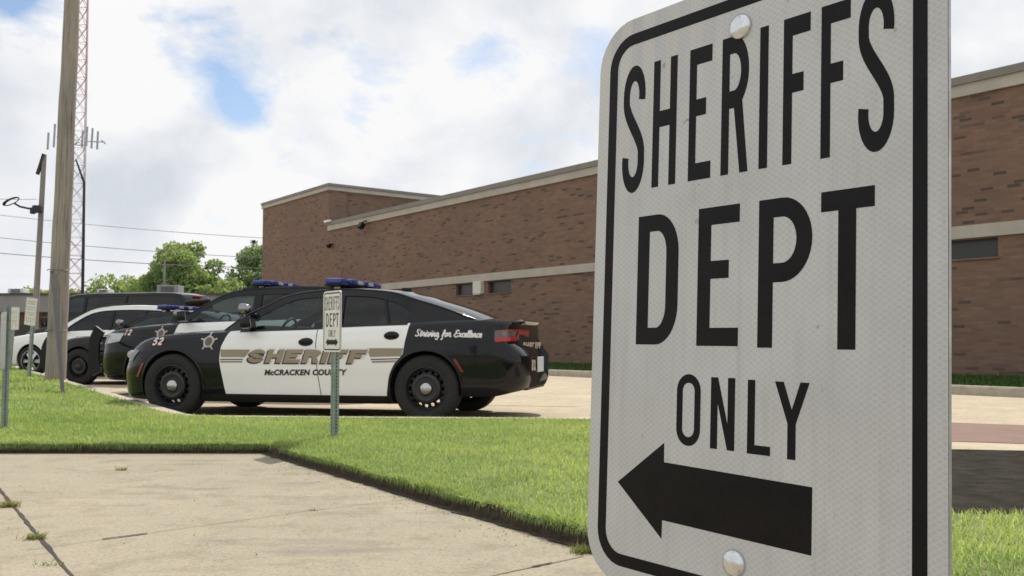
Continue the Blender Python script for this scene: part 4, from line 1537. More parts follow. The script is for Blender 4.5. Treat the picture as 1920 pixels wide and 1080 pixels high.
def boolean_cut(ob, cutter):
    md = ob.modifiers.new('cut', 'BOOLEAN')
    md.object = cutter
    md.operation = 'DIFFERENCE'
    md.solver = 'EXACT'
    bpy.context.view_layer.update()
    dg = bpy.context.evaluated_depsgraph_get()
    me = bpy.data.meshes.new_from_object(ob.evaluated_get(dg))
    ob.modifiers.clear()
    old = ob.data
    ob.data = me
    bpy.data.meshes.remove(old)
    cm = cutter.data
    bpy.data.objects.remove(cutter)
    bpy.data.meshes.remove(cm)


def make_wheel_meshes(r, rim, kind):
    """returns meshes built at the origin: axle along y, outer face looking to +y at y = 0"""
    t = MB()
    t.lathe([(rim + .004, -.012), (rim + .012, .0), (rim + .035, .006), (r - .05, .006), (r - .022, -.004), (r - .006, -.022), (r, -.045), (r - .004, -.075), (r, -.08), (r, -.15), (r - .004, -.155),
             (r, -.185), (r - .006, -.205), (r - .05, -.232), (rim + .01, -.225), (rim - .012, -.2), (rim - .02, -.12), (rim - .012, -.02)], 56, 'y', close=True)
    d = MB()
    if kind == 'steel':
        def prof(q):
            pts = [(0, -.022), (.075, -.022), (.095, -.030), (.135, -.018), (.165, -.030), (.20, -.052), (.24, -.06)]
            for (a, b), (c, e) in zip(pts[:-1], pts[1:]):
                if q <= c:
                    return b + (e - b) * (q - a) / (c - a)
            return pts[-1][1]
        outer = arc(0, 0, rim - .012, rim - .012, 0, 360, 96)[:-1]
        holes = [outer]
        for k in range(16):
            a = 2 * PI * k / 16
            cx, cy = (rim - .05) * math.cos(a), (rim - .05) * math.sin(a)
            lp_ = [(cx + .0185 * math.cos(b), cy + .0185 * math.sin(b)) for b in [2 * PI * j / 12 for j in range(12)]]
            holes.append(lp_[::-1])
        for rr in (.095, .135, .17):
            pass
        d.poly(holes, lambda x, z: (x, prof(math.hypot(x, z)), z), thick=lambda x, z: (x, prof(math.hypot(x, z)) - .006, z))
        d.lathe([(.062, -.024), (.075, -.016), (.10, -.020), (.130, -.008), (.158, -.018), (.165, -.034)], 40, 'y')
        d.lathe([(rim - .012, -.02), (rim - .004, -.002), (rim + .006, -.004), (rim + .006, -.014)], 48, 'y')
        dm = 'steel_black'
    else:
        outer = arc(0, 0, rim - .008, rim - .008, 0, 360, 96)[:-1]
        holes = [outer]
        for k in range(6):
            a = 60 * k + 30
            for (h0, h1) in ((-19, 19),):
                p = arc(0, 0, rim - .035, rim - .035, a + h0, a + h1, 8) + arc(0, 0, .085, .085, a + 9, a - 9, 4)
                holes.append(p[::-1])
        pf = lambda q: -.02 - .03 * (q / rim) ** 2 + .02 * (1 - min(1, q / .08))
        d.poly(holes, lambda x, z: (x, pf(math.hypot(x, z)), z), thick=lambda x, z: (x, pf(math.hypot(x, z)) - .03, z))
        d.lathe([(rim - .012, -.03), (rim - .004, -.002), (rim + .006, -.004), (rim + .006, -.014)], 48, 'y')
        dm = 'alloy'
    c = MB()
    c.lathe([(.070, -.022), (.070, -.010), (.066, .0), (.052, .012), (.032, .02), (.012, .023), (0.0, .0235)], 32, 'y')
    b = MB()
    b.lathe([(0.0, -.09), (.15, -.09), (.16, -.10), (.16, -.15), (0.0, -.15)], 32, 'y')
    return t, d, dm, c, b


def build_vehicle(P, hub_xy, label, cat, name, group):
    """hub_xy: where the front left wheel centre stands on the lot"""
    L2, hz = P['half_wb'], P['hub_z']
    fw = Vector(hub_xy)
    o2 = fw - HD * P['front_hub'] - LF * (P['wheel_y'])
    root = empty(name, (o2.x, o2.y, LOT_Z + P.get('dz', 0)), math.atan2(HD.y, HD.x), label, cat, group)
    zb, zsh, w = pchip(P['zb']), pchip(P['zsh']), pchip(P['w'])
    crown = pchip(P['crown'])
    G = pchip(P.get('G', [(0, .90), (.05, .955), (.15, .978), (.3, .99), (.45, .999), (.6, 1.0), (.72, .992), (.80, .985), (.845, .968), (.92, .945), (.97, .92), (1.0, .885)]))

    def side_y(x, z):
        a, b = zb(x), zsh(x)
        return w(x) * G(min(1, max(0, (z - a) / (b - a))))
    xf, xr = P['nose'], P['tail']
    bz0, bz1, bd = P.get('bumper', (.43, .70, .08))
    up = P.get('deck_in', 0.0)

    def xd(x, z):
        """rear bumper bulge"""
        f = max(0.0, min(1.0, (xr + 0.35 - x) / 0.35))
        k = max(0.0, min(1.0, (bz1 + .05 - z) / .06)) * max(0.35, min(1.0, (z - bz0 + .12) / .12))
        fb = max(0.0, min(1.0, (x - (xf - .3)) / .3))
        kf = math.exp(-((z - .50) / .11) ** 2)
        ku = max(0.0, min(1.0, (z - bz1 - .03) / .07))
        return x - bd * f * f * k + up * f * f * ku + .03 * fb * fb * kf
    n_st = 96
    xs = sorted({round(xf + (xr - xf) * (0.5 - 0.5 * math.cos(PI * i / n_st)), 4) for i in range(n_st + 1)})
    ts = [0, .03, .07, .12, .2, .3, .4, .5, .6, .68, .74, .79, .83, .87, .91, .95, .98, 1.0]
    ss = [.965, .90, .78, .55, .28, 0]
    mb = MB()
    rings = []
    for x in xs:
        a, b = zb(x), zsh(x)
        half = [(w(x) * G(t), a + (b - a) * t) for t in ts]
        ye = half[-1][0]
        half += [(ye * s, b + crown(x) * (1 - s * s)) for s in ss]
        ring = half + [(-y, z) for y, z in reversed(half[:-1])]
        rings.append([(xd(x, z), y, z) for y, z in ring])
    k = len(rings[0])
    vs = [p for r in rings for p in r]
    fs, mi = [], []
    cab0, cab1 = P['cabin']
    nt = len(ts)
    for i in range(len(rings) - 1):
        xm = (xs[i] + xs[i + 1]) / 2
        for j in range(k):
            j2 = (j + 1) % k
            fs.append((i * k + j, i * k + j2, (i + 1) * k + j2, (i + 1) * k + j))
            top = nt + 0 <= j < k - nt - 1
            mi.append(2 if (top and cab1 < xm < cab0) else (3 if j == k - 1 else 0))
    fs.append(tuple(range(k - 1, -1, -1)))
    fs.append(tuple((len(rings) - 1) * k + j for j in range(k)))
    mi += [0, 0]
    mb.add(vs, fs)
    mb.mi = mi
    body = mb.build('body', [P['paint'], 'well', 'interior', 'well'], root)
    cut = MB()
    for x in (P['front_hub'], P['rear_hub']):
        for s in (-1, 1):
            cut.lathe([(0.0, s * .50), (P['arch_r'], s * .50), (P['arch_r'], s * 1.25), (0.0, s * 1.25)], 48, 'y', (x, 0, hz + P.get('arch_dz', .0)))
    cut.mi = [1] * len(cut.f)
    cutter = cut.build('cutter', [P['paint'], 'well', 'interior', 'well'], root, weld=True)
    boolean_cut(body, cutter)
    body.data.polygons.foreach_set('use_smooth', [True] * len(body.data.polygons))
    body.data.set_sharp_from_angle(angle=R(28))
    body.name = 'body'
    body.data.name = 'body'

    def on_side(x, z, off=.005, s=1):
        return (xd(x, z), s * (side_y(x, z) + off), z)

    def skin(zlo, zhi, xfr, xre, m, nm, parent=root, nz=26, nx=20, off=.004, s=1, th=.012):
        """a panel lying over the flank between two edges xfr(z) and xre(z); zlo and zhi may depend on x"""
        q = MB()

        def pt(u, v, o_):
            z = None
            x = None
            # resolve x from z iteratively because the upper edge follows the belt
            z = zlo + (1.0 - zlo) * v
            for _ in range(4):
                x = xfr(z) + (xre(z) - xfr(z)) * u
                zt = zhi(x) if callable(zhi) else zhi
                z = zlo + (zt - zlo) * v
            return on_side(x, z, o_, s)
        q.grid(lambda u, v: pt(u, v, off), nx, nz)
        edge = [(i / nx, 0) for i in range(nx)] + [(1, j / nz) for j in range(nz)] + [(1 - i / nx, 1) for i in range(nx)] + [(0, 1 - j / nz) for j in range(nz)]
        n_ = len(edge)
        v_ = [pt(u, v, off) for u, v in edge] + [pt(u, v, off - th) for u, v in edge]
        q.add(v_, [(i, (i + 1) % n_, n_ + (i + 1) % n_, n_ + i) for i in range(n_)])
        return q.build(nm, m, parent, smooth=35)

    def line_on(pts, wd, m, nm, off=.006, parent=root):
        q = MB()
        rb = ribbon(pts, wd / 2)
        n_ = len(pts)
        q.add([on_side(x, z, off) for x, z in rb], [(i, i + 1, 2 * n_ - 2 - i, 2 * n_ - 1 - i) for i in range(n_ - 1)])
        return q.build(nm, m, parent, normals=False)

    # arch lips
    for hx in (P['front_hub'], P['rear_hub']):
        q = MB()
        ar = P['arch_r']
        ang = [R(-28 + 236 * i / 40) for i in range(41)]
        vs_ = []
        for a in ang:
            for rr, of in ((ar - .012, -.02), (ar - .008, .006), (ar + .006, .008), (ar + .020, .003)):
                x, z = hx + rr * math.cos(a), hz + P.get('arch_dz', 0) + rr * math.sin(a)
                z2 = max(z, zb(x) + .005)
                vs_.append(on_side(x, z2, of))
        q.add(vs_, [(i * 4 + j, i * 4 + j + 1, i * 4 + j + 5, i * 4 + j + 4) for i in range(40) for j in range(3)])
        q.build('wheel_arch', P.get('lip', P['paint']), root, smooth=60)

    # greenhouse
    zre, dlo = pchip(P['zre']), pchip(P['dlo'])
    yb = pchip(P['ybelt'])
    kt, ct = P['tumble']
    d0, d1 = P['dlo'][0][0], P['dlo'][-1][0]          # front and rear ends of the side windows
    ga, gb = P['gh']                                   # greenhouse from cowl to deck

    def zbelt(x):
        return zsh(x) - 0.012

    def gy(x, z):
        dz = max(0.0, z - zbelt(x))
        return yb(x) - kt * dz - ct * dz * dz

    def lo(x):
        return max(zbelt(x), dlo(x)) if d1 < x < d0 else zbelt(x)
    gx = sorted(set([ga + (gb - ga) * i / 60 for i in range(61)] + [d0, d0 - 1e-4, d1, d1 + 1e-4, d0 - .03, d1 + .03]))
    for s in (1, -1):
        q = MB()
        nv = 4
        vs_ = []
        for x in gx:
            a, b = lo(x), max(zre(x), zbelt(x) + .002)
            a = min(a, b - .001)
            for j in range(nv + 1):
                z = a + (b - a) * j / nv
                vs_.append((x, s * gy(x, z), z))
        q.add(vs_, [(i * (nv + 1) + j, i * (nv + 1) + j + 1, (i + 1) * (nv + 1) + j + 1, (i + 1) * (nv + 1) + j) for i in range(len(gx) - 1) for j in range(nv)])
        q.build('roof_rail', P['roof_paint'], root, smooth=40)
        # pillars between panes
        for pa, pb, lean in P['pillars']:
            q = MB()

            def pp(u, v, of=.004):
                x = pa + (pb - pa) * u
                x2 = x + lean * (v - .5)
                z = zbelt(x2) + (dlo(x2) + .006 - zbelt(x2)) * v
                return (x2, s * (gy(x2, z) + of), z)
            q.grid(pp, 2, 6)
            q.grid(lambda u, v: pp(u, v, -.03), 2, 6)
            q.build('pillar', P.get('pillar_paint', 'black_trim'), root, smooth=40)
        for pa, pb, la, lb, gm in P['panes']:
            q = MB()

            def gp(u, v):
                x = pa + (pb - pa) * u
                x += (la + (lb - la) * u) * (v - .5)
                x = min(max(x, d1 - .01), d0 + .005)
                z = zbelt(x) - .004 + (dlo(x) + .008 - zbelt(x)) * v
                return (x, s * (gy(x, z) - .010), z)
            q.grid(gp, 18, 8)
            q.build('side_window', gm, root, smooth=60, normals=False)
    wt, rt = P['roof_span']                       # header of the windshield, top of the rear glass

    def lead(x):
        if x > wt:
            return P['ws_lead'] * min(1, (x - wt) / .25 + .35) * (1 - 0.25 * (x - wt) / max(.01, ga - wt))
        if x < rt:
            return -P['rw_lead'] * min(1, (rt - x) / .25 + .35)
        f = (x - rt) / (wt - rt)
        return -P['rw_lead'] * .35 * (1 - f) ** 3 + P['ws_lead'] * .35 * f ** 3

    def top_pt(x, s_, dz=0.0):
        b = max(zre(x), zbelt(x) + .002)
        ye = gy(x, b)
        c = P['roof_crown'] * (1.0 if rt <= x <= wt else .6)
        return (x + lead(x) * (1 - s_ * s_), s_ * ye, b + c * (1 - s_ * s_ * s_ * s_) + dz)

    def top_patch(x0, x1, nm, m, nu=16, dz=0.0, s0=-1, s1=1):
        q = MB()
        q.grid(lambda u, v: top_pt(x0 + (x1 - x0) * u, s0 + (s1 - s0) * v, dz), nu, 20)
        return q.build(nm, m, root, smooth=50)
    top_patch(ga, wt, 'windshield', P.get('ws_glass', 'glass_windshield'))
    top_patch(wt, rt, 'roof', P['roof_paint'])
    top_patch(rt, gb, 'rear_window', P.get('rw_glass', 'glass_dark'))
    for s in (1, -1):
        q = MB()
        q.tube([(x, s * (gy(x, max(zre(x), zbelt(x))) - .003), max(zre(x), zbelt(x)) - .004) for x in [ga + (gb - ga) * i / 60 for i in range(61)]], .013, 8)
        q.build('roof_edge', P.get('edge_paint', P['roof_paint']), root, smooth=60)
    # drip edge of the roof: fine bright line where the sky catches it
    if P.get('edge_trim'):
        for s in (1, -1):
            q = MB()
            q.tube([(x, s * (gy(x, lo(x)) + .004), lo(x) + .002) for x in [d0 + (d1 - d0) * i / 40 for i in range(1, 40)]], .006, 5)
            q.build('window_trim', P['edge_trim'], root, smooth=60)

    # cabin
    bz = zbelt(0)
    sx = P.get('seat_x', -.35)
    for yy in (.38, -.38):
        q = MB().box((sx, yy, bz + .02), (.16, .48, .5), rot=(0, -.22, 0), bevel=.06)
        st = q.build('seat', 'seat_cloth', root, smooth=40)
        MB().box((sx - .10, yy, bz + .25), (.12, .26, .17), rot=(0, -.2, 0), bevel=.05).build('headrest', 'seat_cloth', st, smooth=40)
    MB().box((P.get('rear_seat_x', -1.25), 0, bz + .0), (.2, 1.25, .36), rot=(0, -.3, 0), bevel=.06).build('rear_seat', 'seat_cloth', root, smooth=40)
    dx = P.get('dash_x', .72)
    MB().box((dx, 0, bz - .01), (.42, 1.36, .10), rot=(0, .08, 0), bevel=.04).build('dashboard', 'interior', root, smooth=40)
    q = MB()
    rr = .185
    q.tube([(dx - .33 - .35 * rr * math.sin(a), .37 + rr * math.cos(a), bz - .04 + .93 * rr * math.sin(a)) for a in [2 * PI * i / 28 for i in range(29)]], .016, 8)
    q.build('steering_wheel', 'black_trim', root, smooth=60)

    # wheels
    t, d, dm, c, b = make_wheel_meshes(P['tyre_r'], P['rim_r'], P.get('wheel', 'steel'))
    first = None
    for hx, s, turn in ((P['front_hub'], 1, P.get('steer', 0)), (P['rear_hub'], 1, 0), (P['front_hub'], -1, P.get('steer', 0)), (P['rear_hub'], -1, 0)):
        if first is None:
            wh = d.build('wheel', dm, root, smooth=35)
            kids = [t.build('tyre', 'rubber', wh, smooth=40), c.build('hub_cap', P.get('cap', 'chrome'), wh, smooth=60), b.build('brake', 'steel_black', wh, smooth=40)]
            first = wh
        else:
            wh = first.copy()
            col.objects.link(wh)
            wh.parent = root
            for kk in kids:
                k2 = kk.copy()
                col.objects.link(k2)
                k2.parent = wh
        wh.location = (hx, s * P['wheel_y'], hz)
        wh.rotation_euler = (0, 0, turn + (0 if s > 0 else PI))
    return dict(root=root, on_side=on_side, skin=skin, line_on=line_on, side_y=side_y, gy=gy, zbelt=zbelt, zsh=zsh, zb=zb, xd=xd, top_pt=top_pt, w=w, dlo=dlo, zre=zre)


def poly_on(V, loops, m, nm, off=.006, parent=None):
    q = MB()
    q.poly(loops, lambda x, z: V['on_side'](x, z, off))
    return q.build(nm, m, parent or V['root'], normals=False)


def text_on(V, txt, xl, xr_, z0, h, m, nm, off, shear=.28, bold=.0, z_tilt=0.0):
    """Blender's own lettering laid on the left flank, from xl (left as seen) to xr_"""
    vs, fs, a, b = font_mesh(txt, h, shear, bold)
    k = (xl - xr_) / (b - a)
    q = MB()
    q.add([V['on_side'](xl - (v.x - a) * k, z0 + v.y + z_tilt * (v.x - a) * k, off) for v in vs], fs)
    return q.build(nm, m, V['root'], normals=False)


def block_on(V, txt, xl, xr_, z0, h, m, nm, off, tx, ty, shear=.28, gap=.22, dx=0, dz=0, grow=0.0, narrow_I=.34):
    wd = [narrow_I if ch == 'I' else 1.0 for ch in txt]
    tot = sum(wd) + gap * (len(txt) - 1)
    u = (xl - xr_ - shear * h) / tot
    x = 0
    q = MB()
    for i, ch in enumerate(txt):
        W = wd[i] * u + 2 * grow
        lps = glyph(ch, W, h + 2 * grow, (W if ch == 'I' else tx + 2 * grow), ty + 2 * grow)
        q.poly(lps, lambda a, b: V['on_side'](xl - (x - grow + a + shear * (b - grow)) + dx, z0 + dz - grow + b, off))
        x += u * (wd[i] + gap)
    return q.build(nm, m, V['root'], normals=False)


def number_on(V, txt, x0, z0, h, wd, off=.007):
    for nm, m, g, of in (('number_shadow', 'red_vinyl', .003, off), ('number', 'white_vinyl', 0, off + .002)):
        q = MB()
        for i, ch in enumerate(txt):
            for lp_ in glyph(ch, wd + g, h, .0185 + 1.6 * g, .018 + g):
                q.poly([lp_], lambda a, b: V['on_side'](x0 - (i * wd * 1.25 + a + .22 * b) + (-.006 if g else 0), z0 + b - (.006 if g else 0), of))
        q.build(nm, m, V['root'], normals=False)


def lightbar(V, x, z, half, wdt=.30, h=.072):
    root = V['root']
    lb = MB().box((x, 0, z + .012), (wdt * .86, half * 2 - .04, .024), bevel=.01).build('lightbar', 'black_trim', root, smooth=40)
    segs = 6
    L = 2 * half / segs
    for i in range(segs):
        y = -half + L * (i + .5)
        q = MB().box((x, y, z + .024 + h / 2), (wdt - (.08 if i in (0, segs - 1) else 0), L - .012, h), bevel=.018)
        q.build('lens', 'blue_lens', lb, smooth=40)
    for s in (1, -1):
        q = MB().box((x - wdt / 2 + .02, s * .16, z + .05), (.07, .13, .045), bevel=.01)
        q.build('clear_module', 'clear_lens', lb, smooth=40)
        q = MB()
        q.box((x, s * (half - .16), z - .015), (.16, .07, .05), bevel=.01)
        q.build('mount_foot', 'black_trim', lb, smooth=40)
        q = MB().box((x - .02, s * (half - .07), z - .035), (.07, .012, .05), rot=(s * .5, 0, 0))
        q.build('mount_strap', 'white_metal', lb)


def spotlight(V, x, y, z, ax, ay, az):
    q = MB()
    q.lathe([(0.0, -.075), (.03, -.070), (.052, -.045), (.062, -.01), (.064, .03), (.060, .045), (.0, .046)], 24, 'x', (x, y, z))
    s_ = q.build('spotlight', 'dark_chrome', V['root'], smooth=50)
    MB().lathe([(.058, .047), (.03, .052), (0, .054)], 20, 'x', (x, y, z)).build('lens', 'clear_lens', s_, smooth=50)
    MB().tube([(x - .01, y, z - .055), (x - .01, y - .01, z - .085), (ax, ay, az)], [.016, .016, .014], 8).build('stem', 'chrome', s_, smooth=50)


def mirror(V, x, y, z, m, sz=(.13, .20, .13)):
    for s in (1, -1):
        q = MB().box((x, s * (y + .02), z), sz, rot=(0, .12, s * .15), bevel=.045)
        a = q.build('mirror', m, V['root'], smooth=45)
        MB().box((x + .01, s * (y - .11), z - .055), (.07, .12, .035), bevel=.012).build('mirror_arm', 'black_trim', a, smooth=45)
        MB().box((x - sz[0] / 2 - .001, s * (y + .02), z), (.004, sz[1] * .8, sz[2] * .7), rot=(0, .12, s * .15)).build('mirror_glass', 'chrome', a)


def door_handle(V, x, z, m='black_trim', L=.15, cup=True):
    q = MB()
    if cup:
        q.poly([arc(x, z, .088, .046, 0, 360, 24)[:-1]], lambda a, b: V['on_side'](a, b, .007))
    hb = V['side_y'](x, z)
    h_ = MB().box((x, hb + .026, z + .005), (L, .022, .030), bevel=.009)
    o_ = h_.build('door_handle', m, V['root'], smooth=45)
    if cup:
        q.build('handle_recess', 'black_trim', o_, normals=False)


CHARGER = dict(half_wb=1.526, front_hub=1.515, rear_hub=-1.527, hub_z=.355, wheel_y=.935, tyre_r=.365, rim_r=.232, arch_r=.402, arch_dz=.008, steer=.0,
               nose=2.46, tail=-2.625, paint='black_paint', roof_paint='black_paint', lip='black_paint',
               zb=[(2.46, .25), (2.38, .225), (2.2, .195), (.83, .178), (-1.1, .182), (-1.95, .268), (-2.25, .272), (-2.5, .315), (-2.64, .36)],
               zsh=[(2.46, .55), (2.42, .60), (2.34, .665), (2.24, .755), (2.12, .825), (1.97, .878), (1.73, .924), (1.4, .952), (.98, .964), (.76, .978), (.3, .995), (-.27, 1.012), (-.5, 1.03), (-1.0, 1.048), (-1.33, 1.058), (-1.7, 1.078), (-2.0, 1.088),
                    (-2.3, 1.078), (-2.5, 1.068), (-2.60, 1.062), (-2.64, 1.045)],
               w=[(2.46, .42), (2.43, .56), (2.38, .66), (2.28, .765), (2.15, .845), (1.95, .905), (1.7, .938), (1.3, .95), (.8, .952), (-.6, .956), (-1.2, .962), (-1.7, .962), (-2.1, .942), (-2.3, .915), (-2.42, .88), (-2.51, .82), (-2.57, .74), (-2.61, .63), (-2.625, .52)],
               crown=[(2.46, .01), (2.2, .03), (1.0, .045), (.7, .02), (-1.9, .02), (-2.1, .035), (-2.64, .02)], cabin=(.86, -1.75),
               bumper=(.43, .73, .05), deck_in=.085,
               gh=(.97, -2.02), roof_span=(.16, -1.10), ws_lead=.17, rw_lead=.13, roof_crown=.032,
               zre=[(.97, .99), (.942, 1.008), (.736, 1.132), (.457, 1.264), (.273, 1.358), (.09, 1.408), (-.148, 1.434), (-.365, 1.452), (-.691, 1.44), (-1.031, 1.408), (-1.384, 1.308), (-1.627, 1.236), (-1.97, 1.112), (-2.02, 1.092)],
               dlo=[(.66, 1.0), (.634, 1.035), (.561, 1.105), (.378, 1.210), (.197, 1.298), (.016, 1.346), (-.218, 1.360), (-.522, 1.370), (-.777, 1.358), (-1.038, 1.308), (-1.21, 1.244), (-1.285, 1.200)],
               ybelt=[(.97, .74), (.8, .80), (.6, .838), (0, .852), (-1.2, .852), (-1.6, .81), (-2.02, .72)], tumble=(.40, .22),
               pillars=[(-.425, -.515, .03), (-1.02, -1.05, .09)],
               panes=[(.66, -.44, 0, .02, 'glass_front'), (-.50, -1.03, .02, .09, 'glass_tint'), (-1.04, -1.285, .09, 0, 'glass_tint')], seat_x=-.30, dash_x=.70)


def warp(P, x0, k, keys=('zb', 'zsh', 'w', 'crown')):
    """shorten or lengthen the overhang beyond x0"""
    g = (lambda x: x0 + (x - x0) * k if (x > x0) == (x0 > 0) else x)
    for q in keys:
        P[q] = [(g(x), v) for x, v in P[q]]
    P['nose'], P['tail'] = g(P['nose']), g(P['tail'])


warp(CHARGER, 1.8, .83)
warp(CHARGER, -2.0, .86)


def finish_charger(V, hero=True):
    root = V['root']
    S = V['on_side']
    gap = pchip([(.286, -.327), (.45, -.30), (.622, -.279), (.9, -.257), (1.1, -.25)])
    fe = pchip([(.271, .827), (.466, .868), (.666, .903), (.766, .897), (.9, .858), (.975, .822), (1.0, .80)])
    re = pchip([(.295, -1.093), (.40, -1.107), (.483, -1.122), (.56, -1.152), (.627, -1.189), (.68, -1.24), (.72, -1.274), (.80, -1.288), (.898, -1.305), (1.074, -1.329)])
    top = lambda x: V['zsh'](x) + .0
    for s in (1, -1):
        fd = V['skin'](.272, top, fe, lambda z: gap(z) + .005, 'white_paint', 'front_door', s=s)
        rd = V['skin'](.272, top, lambda z: gap(z) - .005, re, 'white_paint', 'rear_door', s=s)
    # headlight, side marker
    q = MB()
    q.grid(lambda u, v: S(2.10 - .12 * u + .15 * (1 - v) * (1 - .3 * u), .635 + (.135 + .02 * u) * v * (1 - .25 * u), .010), 10, 8)
    hl = q.build('headlight', 'lamp_smoke', root, smooth=50)
    q = MB()
    q.lathe([(0, .03), (.045, .026), (.05, .0)], 16, 'y', (2.155, V['side_y'](2.155, .70) - .005, .705))
    q.build('projector', 'clear_lens', hl, smooth=50)
    q = MB()
    q.grid(lambda u, v: S(2.005 - .035 * u - .085 * v, .45 + .16 * v, .008), 3, 8)
    q.build('side_marker', 'amber_marker', root, smooth=50)
    # front face: grille and lower intake
    for (z0, z1, yy) in ((.44, .56, .40), (.27, .38, .55)):
        MB().box((2.352 if z0 > .4 else 2.345, 0, (z0 + z1) / 2), (.03, yy * 2, z1 - z0), bevel=.01).build('grille', 'black_trim', root, smooth=40)
    # push bar
    # tail lamp: racetrack outline over the flank and round the back
    def tail_path(u, v):
        """u 0 on the flank .. 1 at the middle of the back"""
        if u < .35:
            t = u / .35
            x = -2.285 - .215 * t
            z0 = .862 + .012 * t
            z1 = .975 + .012 * t
            z = z0 + (z1 - z0) * v
            p = S(x, z, .010)
            return p
        t = (u - .35) / .65
        z = .874 + .113 * v
        if t < .3:
            k_ = t / .3
            p = Vector(S(-2.50, z, .010)).lerp(Vector((V['xd'](-2.537, z) - .008, .50, z)), k_)
            p.x -= .012 * math.sin(k_ * PI)
            return tuple(p)
        return (V['xd'](-2.537, z) - .008, .50 * (1 - (t - .3) / .7), z)
    q = MB()
    q.grid(lambda u, v: tail_path(u, v), 40, 8)
    tl = q.build('tail_lamp', 'lamp_smoke', root, smooth=60)

    def ring_pts(off):
        pts = []
        for i in range(21):
            pts.append((.02 + .40 * i / 20, .10))
        for i in range(9):
            pts.append((.42 + .05 * i / 8, .10 + .62 * i / 8))
        for i in range(12):
            pts.append((.48 + .50 * i / 11, .78))
        return pts

    def red_strip(path, hw, lift=.008):
        rb = ribbon([(u * 1.9, v * .115 / .6 * .6) for u, v in path], hw)
        n_ = len(path)
        vs_ = []
        for a, b in rb:
            p = Vector(tail_path(min(max(a / 1.9, 0), 1), min(max(b / .115, -.1), 1.1)))
            out = Vector((-1, .25, 0)) if a / 1.9 > .3 else Vector((-.15, 1, 0))
            vs_.append(p + out.normalized() * lift)
        m_ = MB()
        m_.add(vs_, [(i, i + 1, 2 * n_ - 2 - i, 2 * n_ - 1 - i) for i in range(n_ - 1)])
        return m_
    red_strip(ring_pts(0), .021).build('red_strip', 'red_lens', tl, normals=False)
    red_strip([(.03 + .05 * i / 8, .12 + .75 * i / 8) for i in range(9)], .010).build('red_strip', 'red_lens', tl, normals=False)
    red_strip([(.08 + .9 * i / 20, .93) for i in range(21)], .006).build('red_strip', 'red_lens', tl, normals=False)
    # deck lip spoiler
    q = MB()
    n_ = 24
    vs_ = []
    for i in range(n_ + 1):
        y = -.70 + 1.4 * i / n_
        e = 1 - abs(y / .70) ** 6
        vs_ += [(-2.20 - .06 * e, y, 1.066), (-2.36 - .115 * e, y, 1.066 + .034 * e), (-2.38 - .115 * e, y, 1.050 + .032 * e), (-2.33 - .10 * e, y, 1.03)]
    q.add(vs_, [(i * 4 + j, i * 4 + j + 1, i * 4 + j + 5, i * 4 + j + 4) for i in range(n_) for j in range(3)])
    q.build('spoiler', 'black_paint', root, smooth=40)
    MB().box((-2.594, .0, .60), (.012, .33, .17), bevel=.004).build('number_plate', 'plate', root)
    MB().box((-2.52, 0, .35), (.05, .95, .05), bevel=.01).build('rear_valance', 'black_trim', root)
    for x, z in ((-.14, .853), (-1.139, .922)):
        door_handle(V, x, z)
    mirror(V, .55, .955, 1.065, 'black_paint')
    spotlight(V, .665, .845, 1.228, .66, .79, 1.10)
    lightbar(V, -.32 if hero else -.12, 1.492, .64, .28, .062)
    # shark fin aerial
    MB().box((-.98, 0, 1.47), (.12, .03, .05), bevel=.01).build('aerial', 'black_trim', root)
    V['line_on']([(.70 - 2.0 * i / 24, V['zsh'](.70 - 2.0 * i / 24) - .008) for i in range(25)], .020, 'black_trim', 'belt_trim', .008)
    V['line_on'](smooth_path([(1.66, .955), (1.2, .958), (.86, .962)], 8), .006, 'well', 'hood_seam', .003)
    # rocker cover
    V['skin'](.186, .268, lambda z: 1.06, lambda z: -1.07, 'black_trim', 'rocker', nz=4)
    poly_on(V, [[(-1.46 + .025 * math.cos(R(a)) * 1.0, .975 + .0 + .025 * math.sin(R(a))) for a in range(0, 360, 30)]], 'black_trim', 'fuel_door_dot')
    if not hero:
        poly_on(V, [plain_star(.085)], 'badge_vinyl', 'star_badge') if False else None
        q = MB()
        q.poly([plain_star(.095)], lambda a, b: S(1.06 + a, .80 + b, .007))
        q.build('star_badge', 'badge_vinyl', root, normals=False)
        return
    # livery
    q = MB()
    q.poly([star_outline(.108)], lambda a, b: S(1.061 - a, .858 + b, .007))
    sb = q.build('star_badge', 'badge_vinyl', root, normals=False)
    q = MB()
    q.poly([arc(0, 0, .044, .048, 0, 360, 28)[:-1]], lambda a, b: S(1.061 - a, .858 + b, .0095))
    q.build('badge_seal', 'badge_dark', sb, normals=False)
    number_on(V, '52', 1.800, .818, .084, .058)
    # stripes left and right of the big word
    zt0, zt1 = .682, .768
    poly_on(V, [[(.887, zt0), (.893, zt1), (.522, zt1), (.585, zt0)]], 'tan_vinyl', 'stripe', .0065)
    poly_on(V, [[(.892, .652), (.892, .664), (.60, .664), (.615, .652)]], 'dark_vinyl', 'stripe', .0065)
    poly_on(V, [[(.888, .622), (.890, .641), (.61, .641), (.625, .622)]], 'tan_vinyl', 'stripe', .0065)
    poly_on(V, [[(-.868, .786), (-.905, .690), (-1.262, .700), (-1.284, .787)]], 'tan_vinyl', 'stripe', .0065)
    poly_on(V, [[(-.912, .670), (-.918, .658), (-1.225, .668), (-1.245, .680)]], 'dark_vinyl', 'stripe', .0065)
    poly_on(V, [[(-.925, .648), (-.932, .628), (-1.19, .636), (-1.215, .656)]], 'tan_vinyl', 'stripe', .0065)
    lw = dict(tx=.066, ty=.040, shear=.30, gap=.13)
    block_on(V, 'SHERIFF', .562, -.882, .622, .148, 'white_vinyl', 'lettering_outline', .0075, dx=-.002, dz=0, grow=.012, **lw)
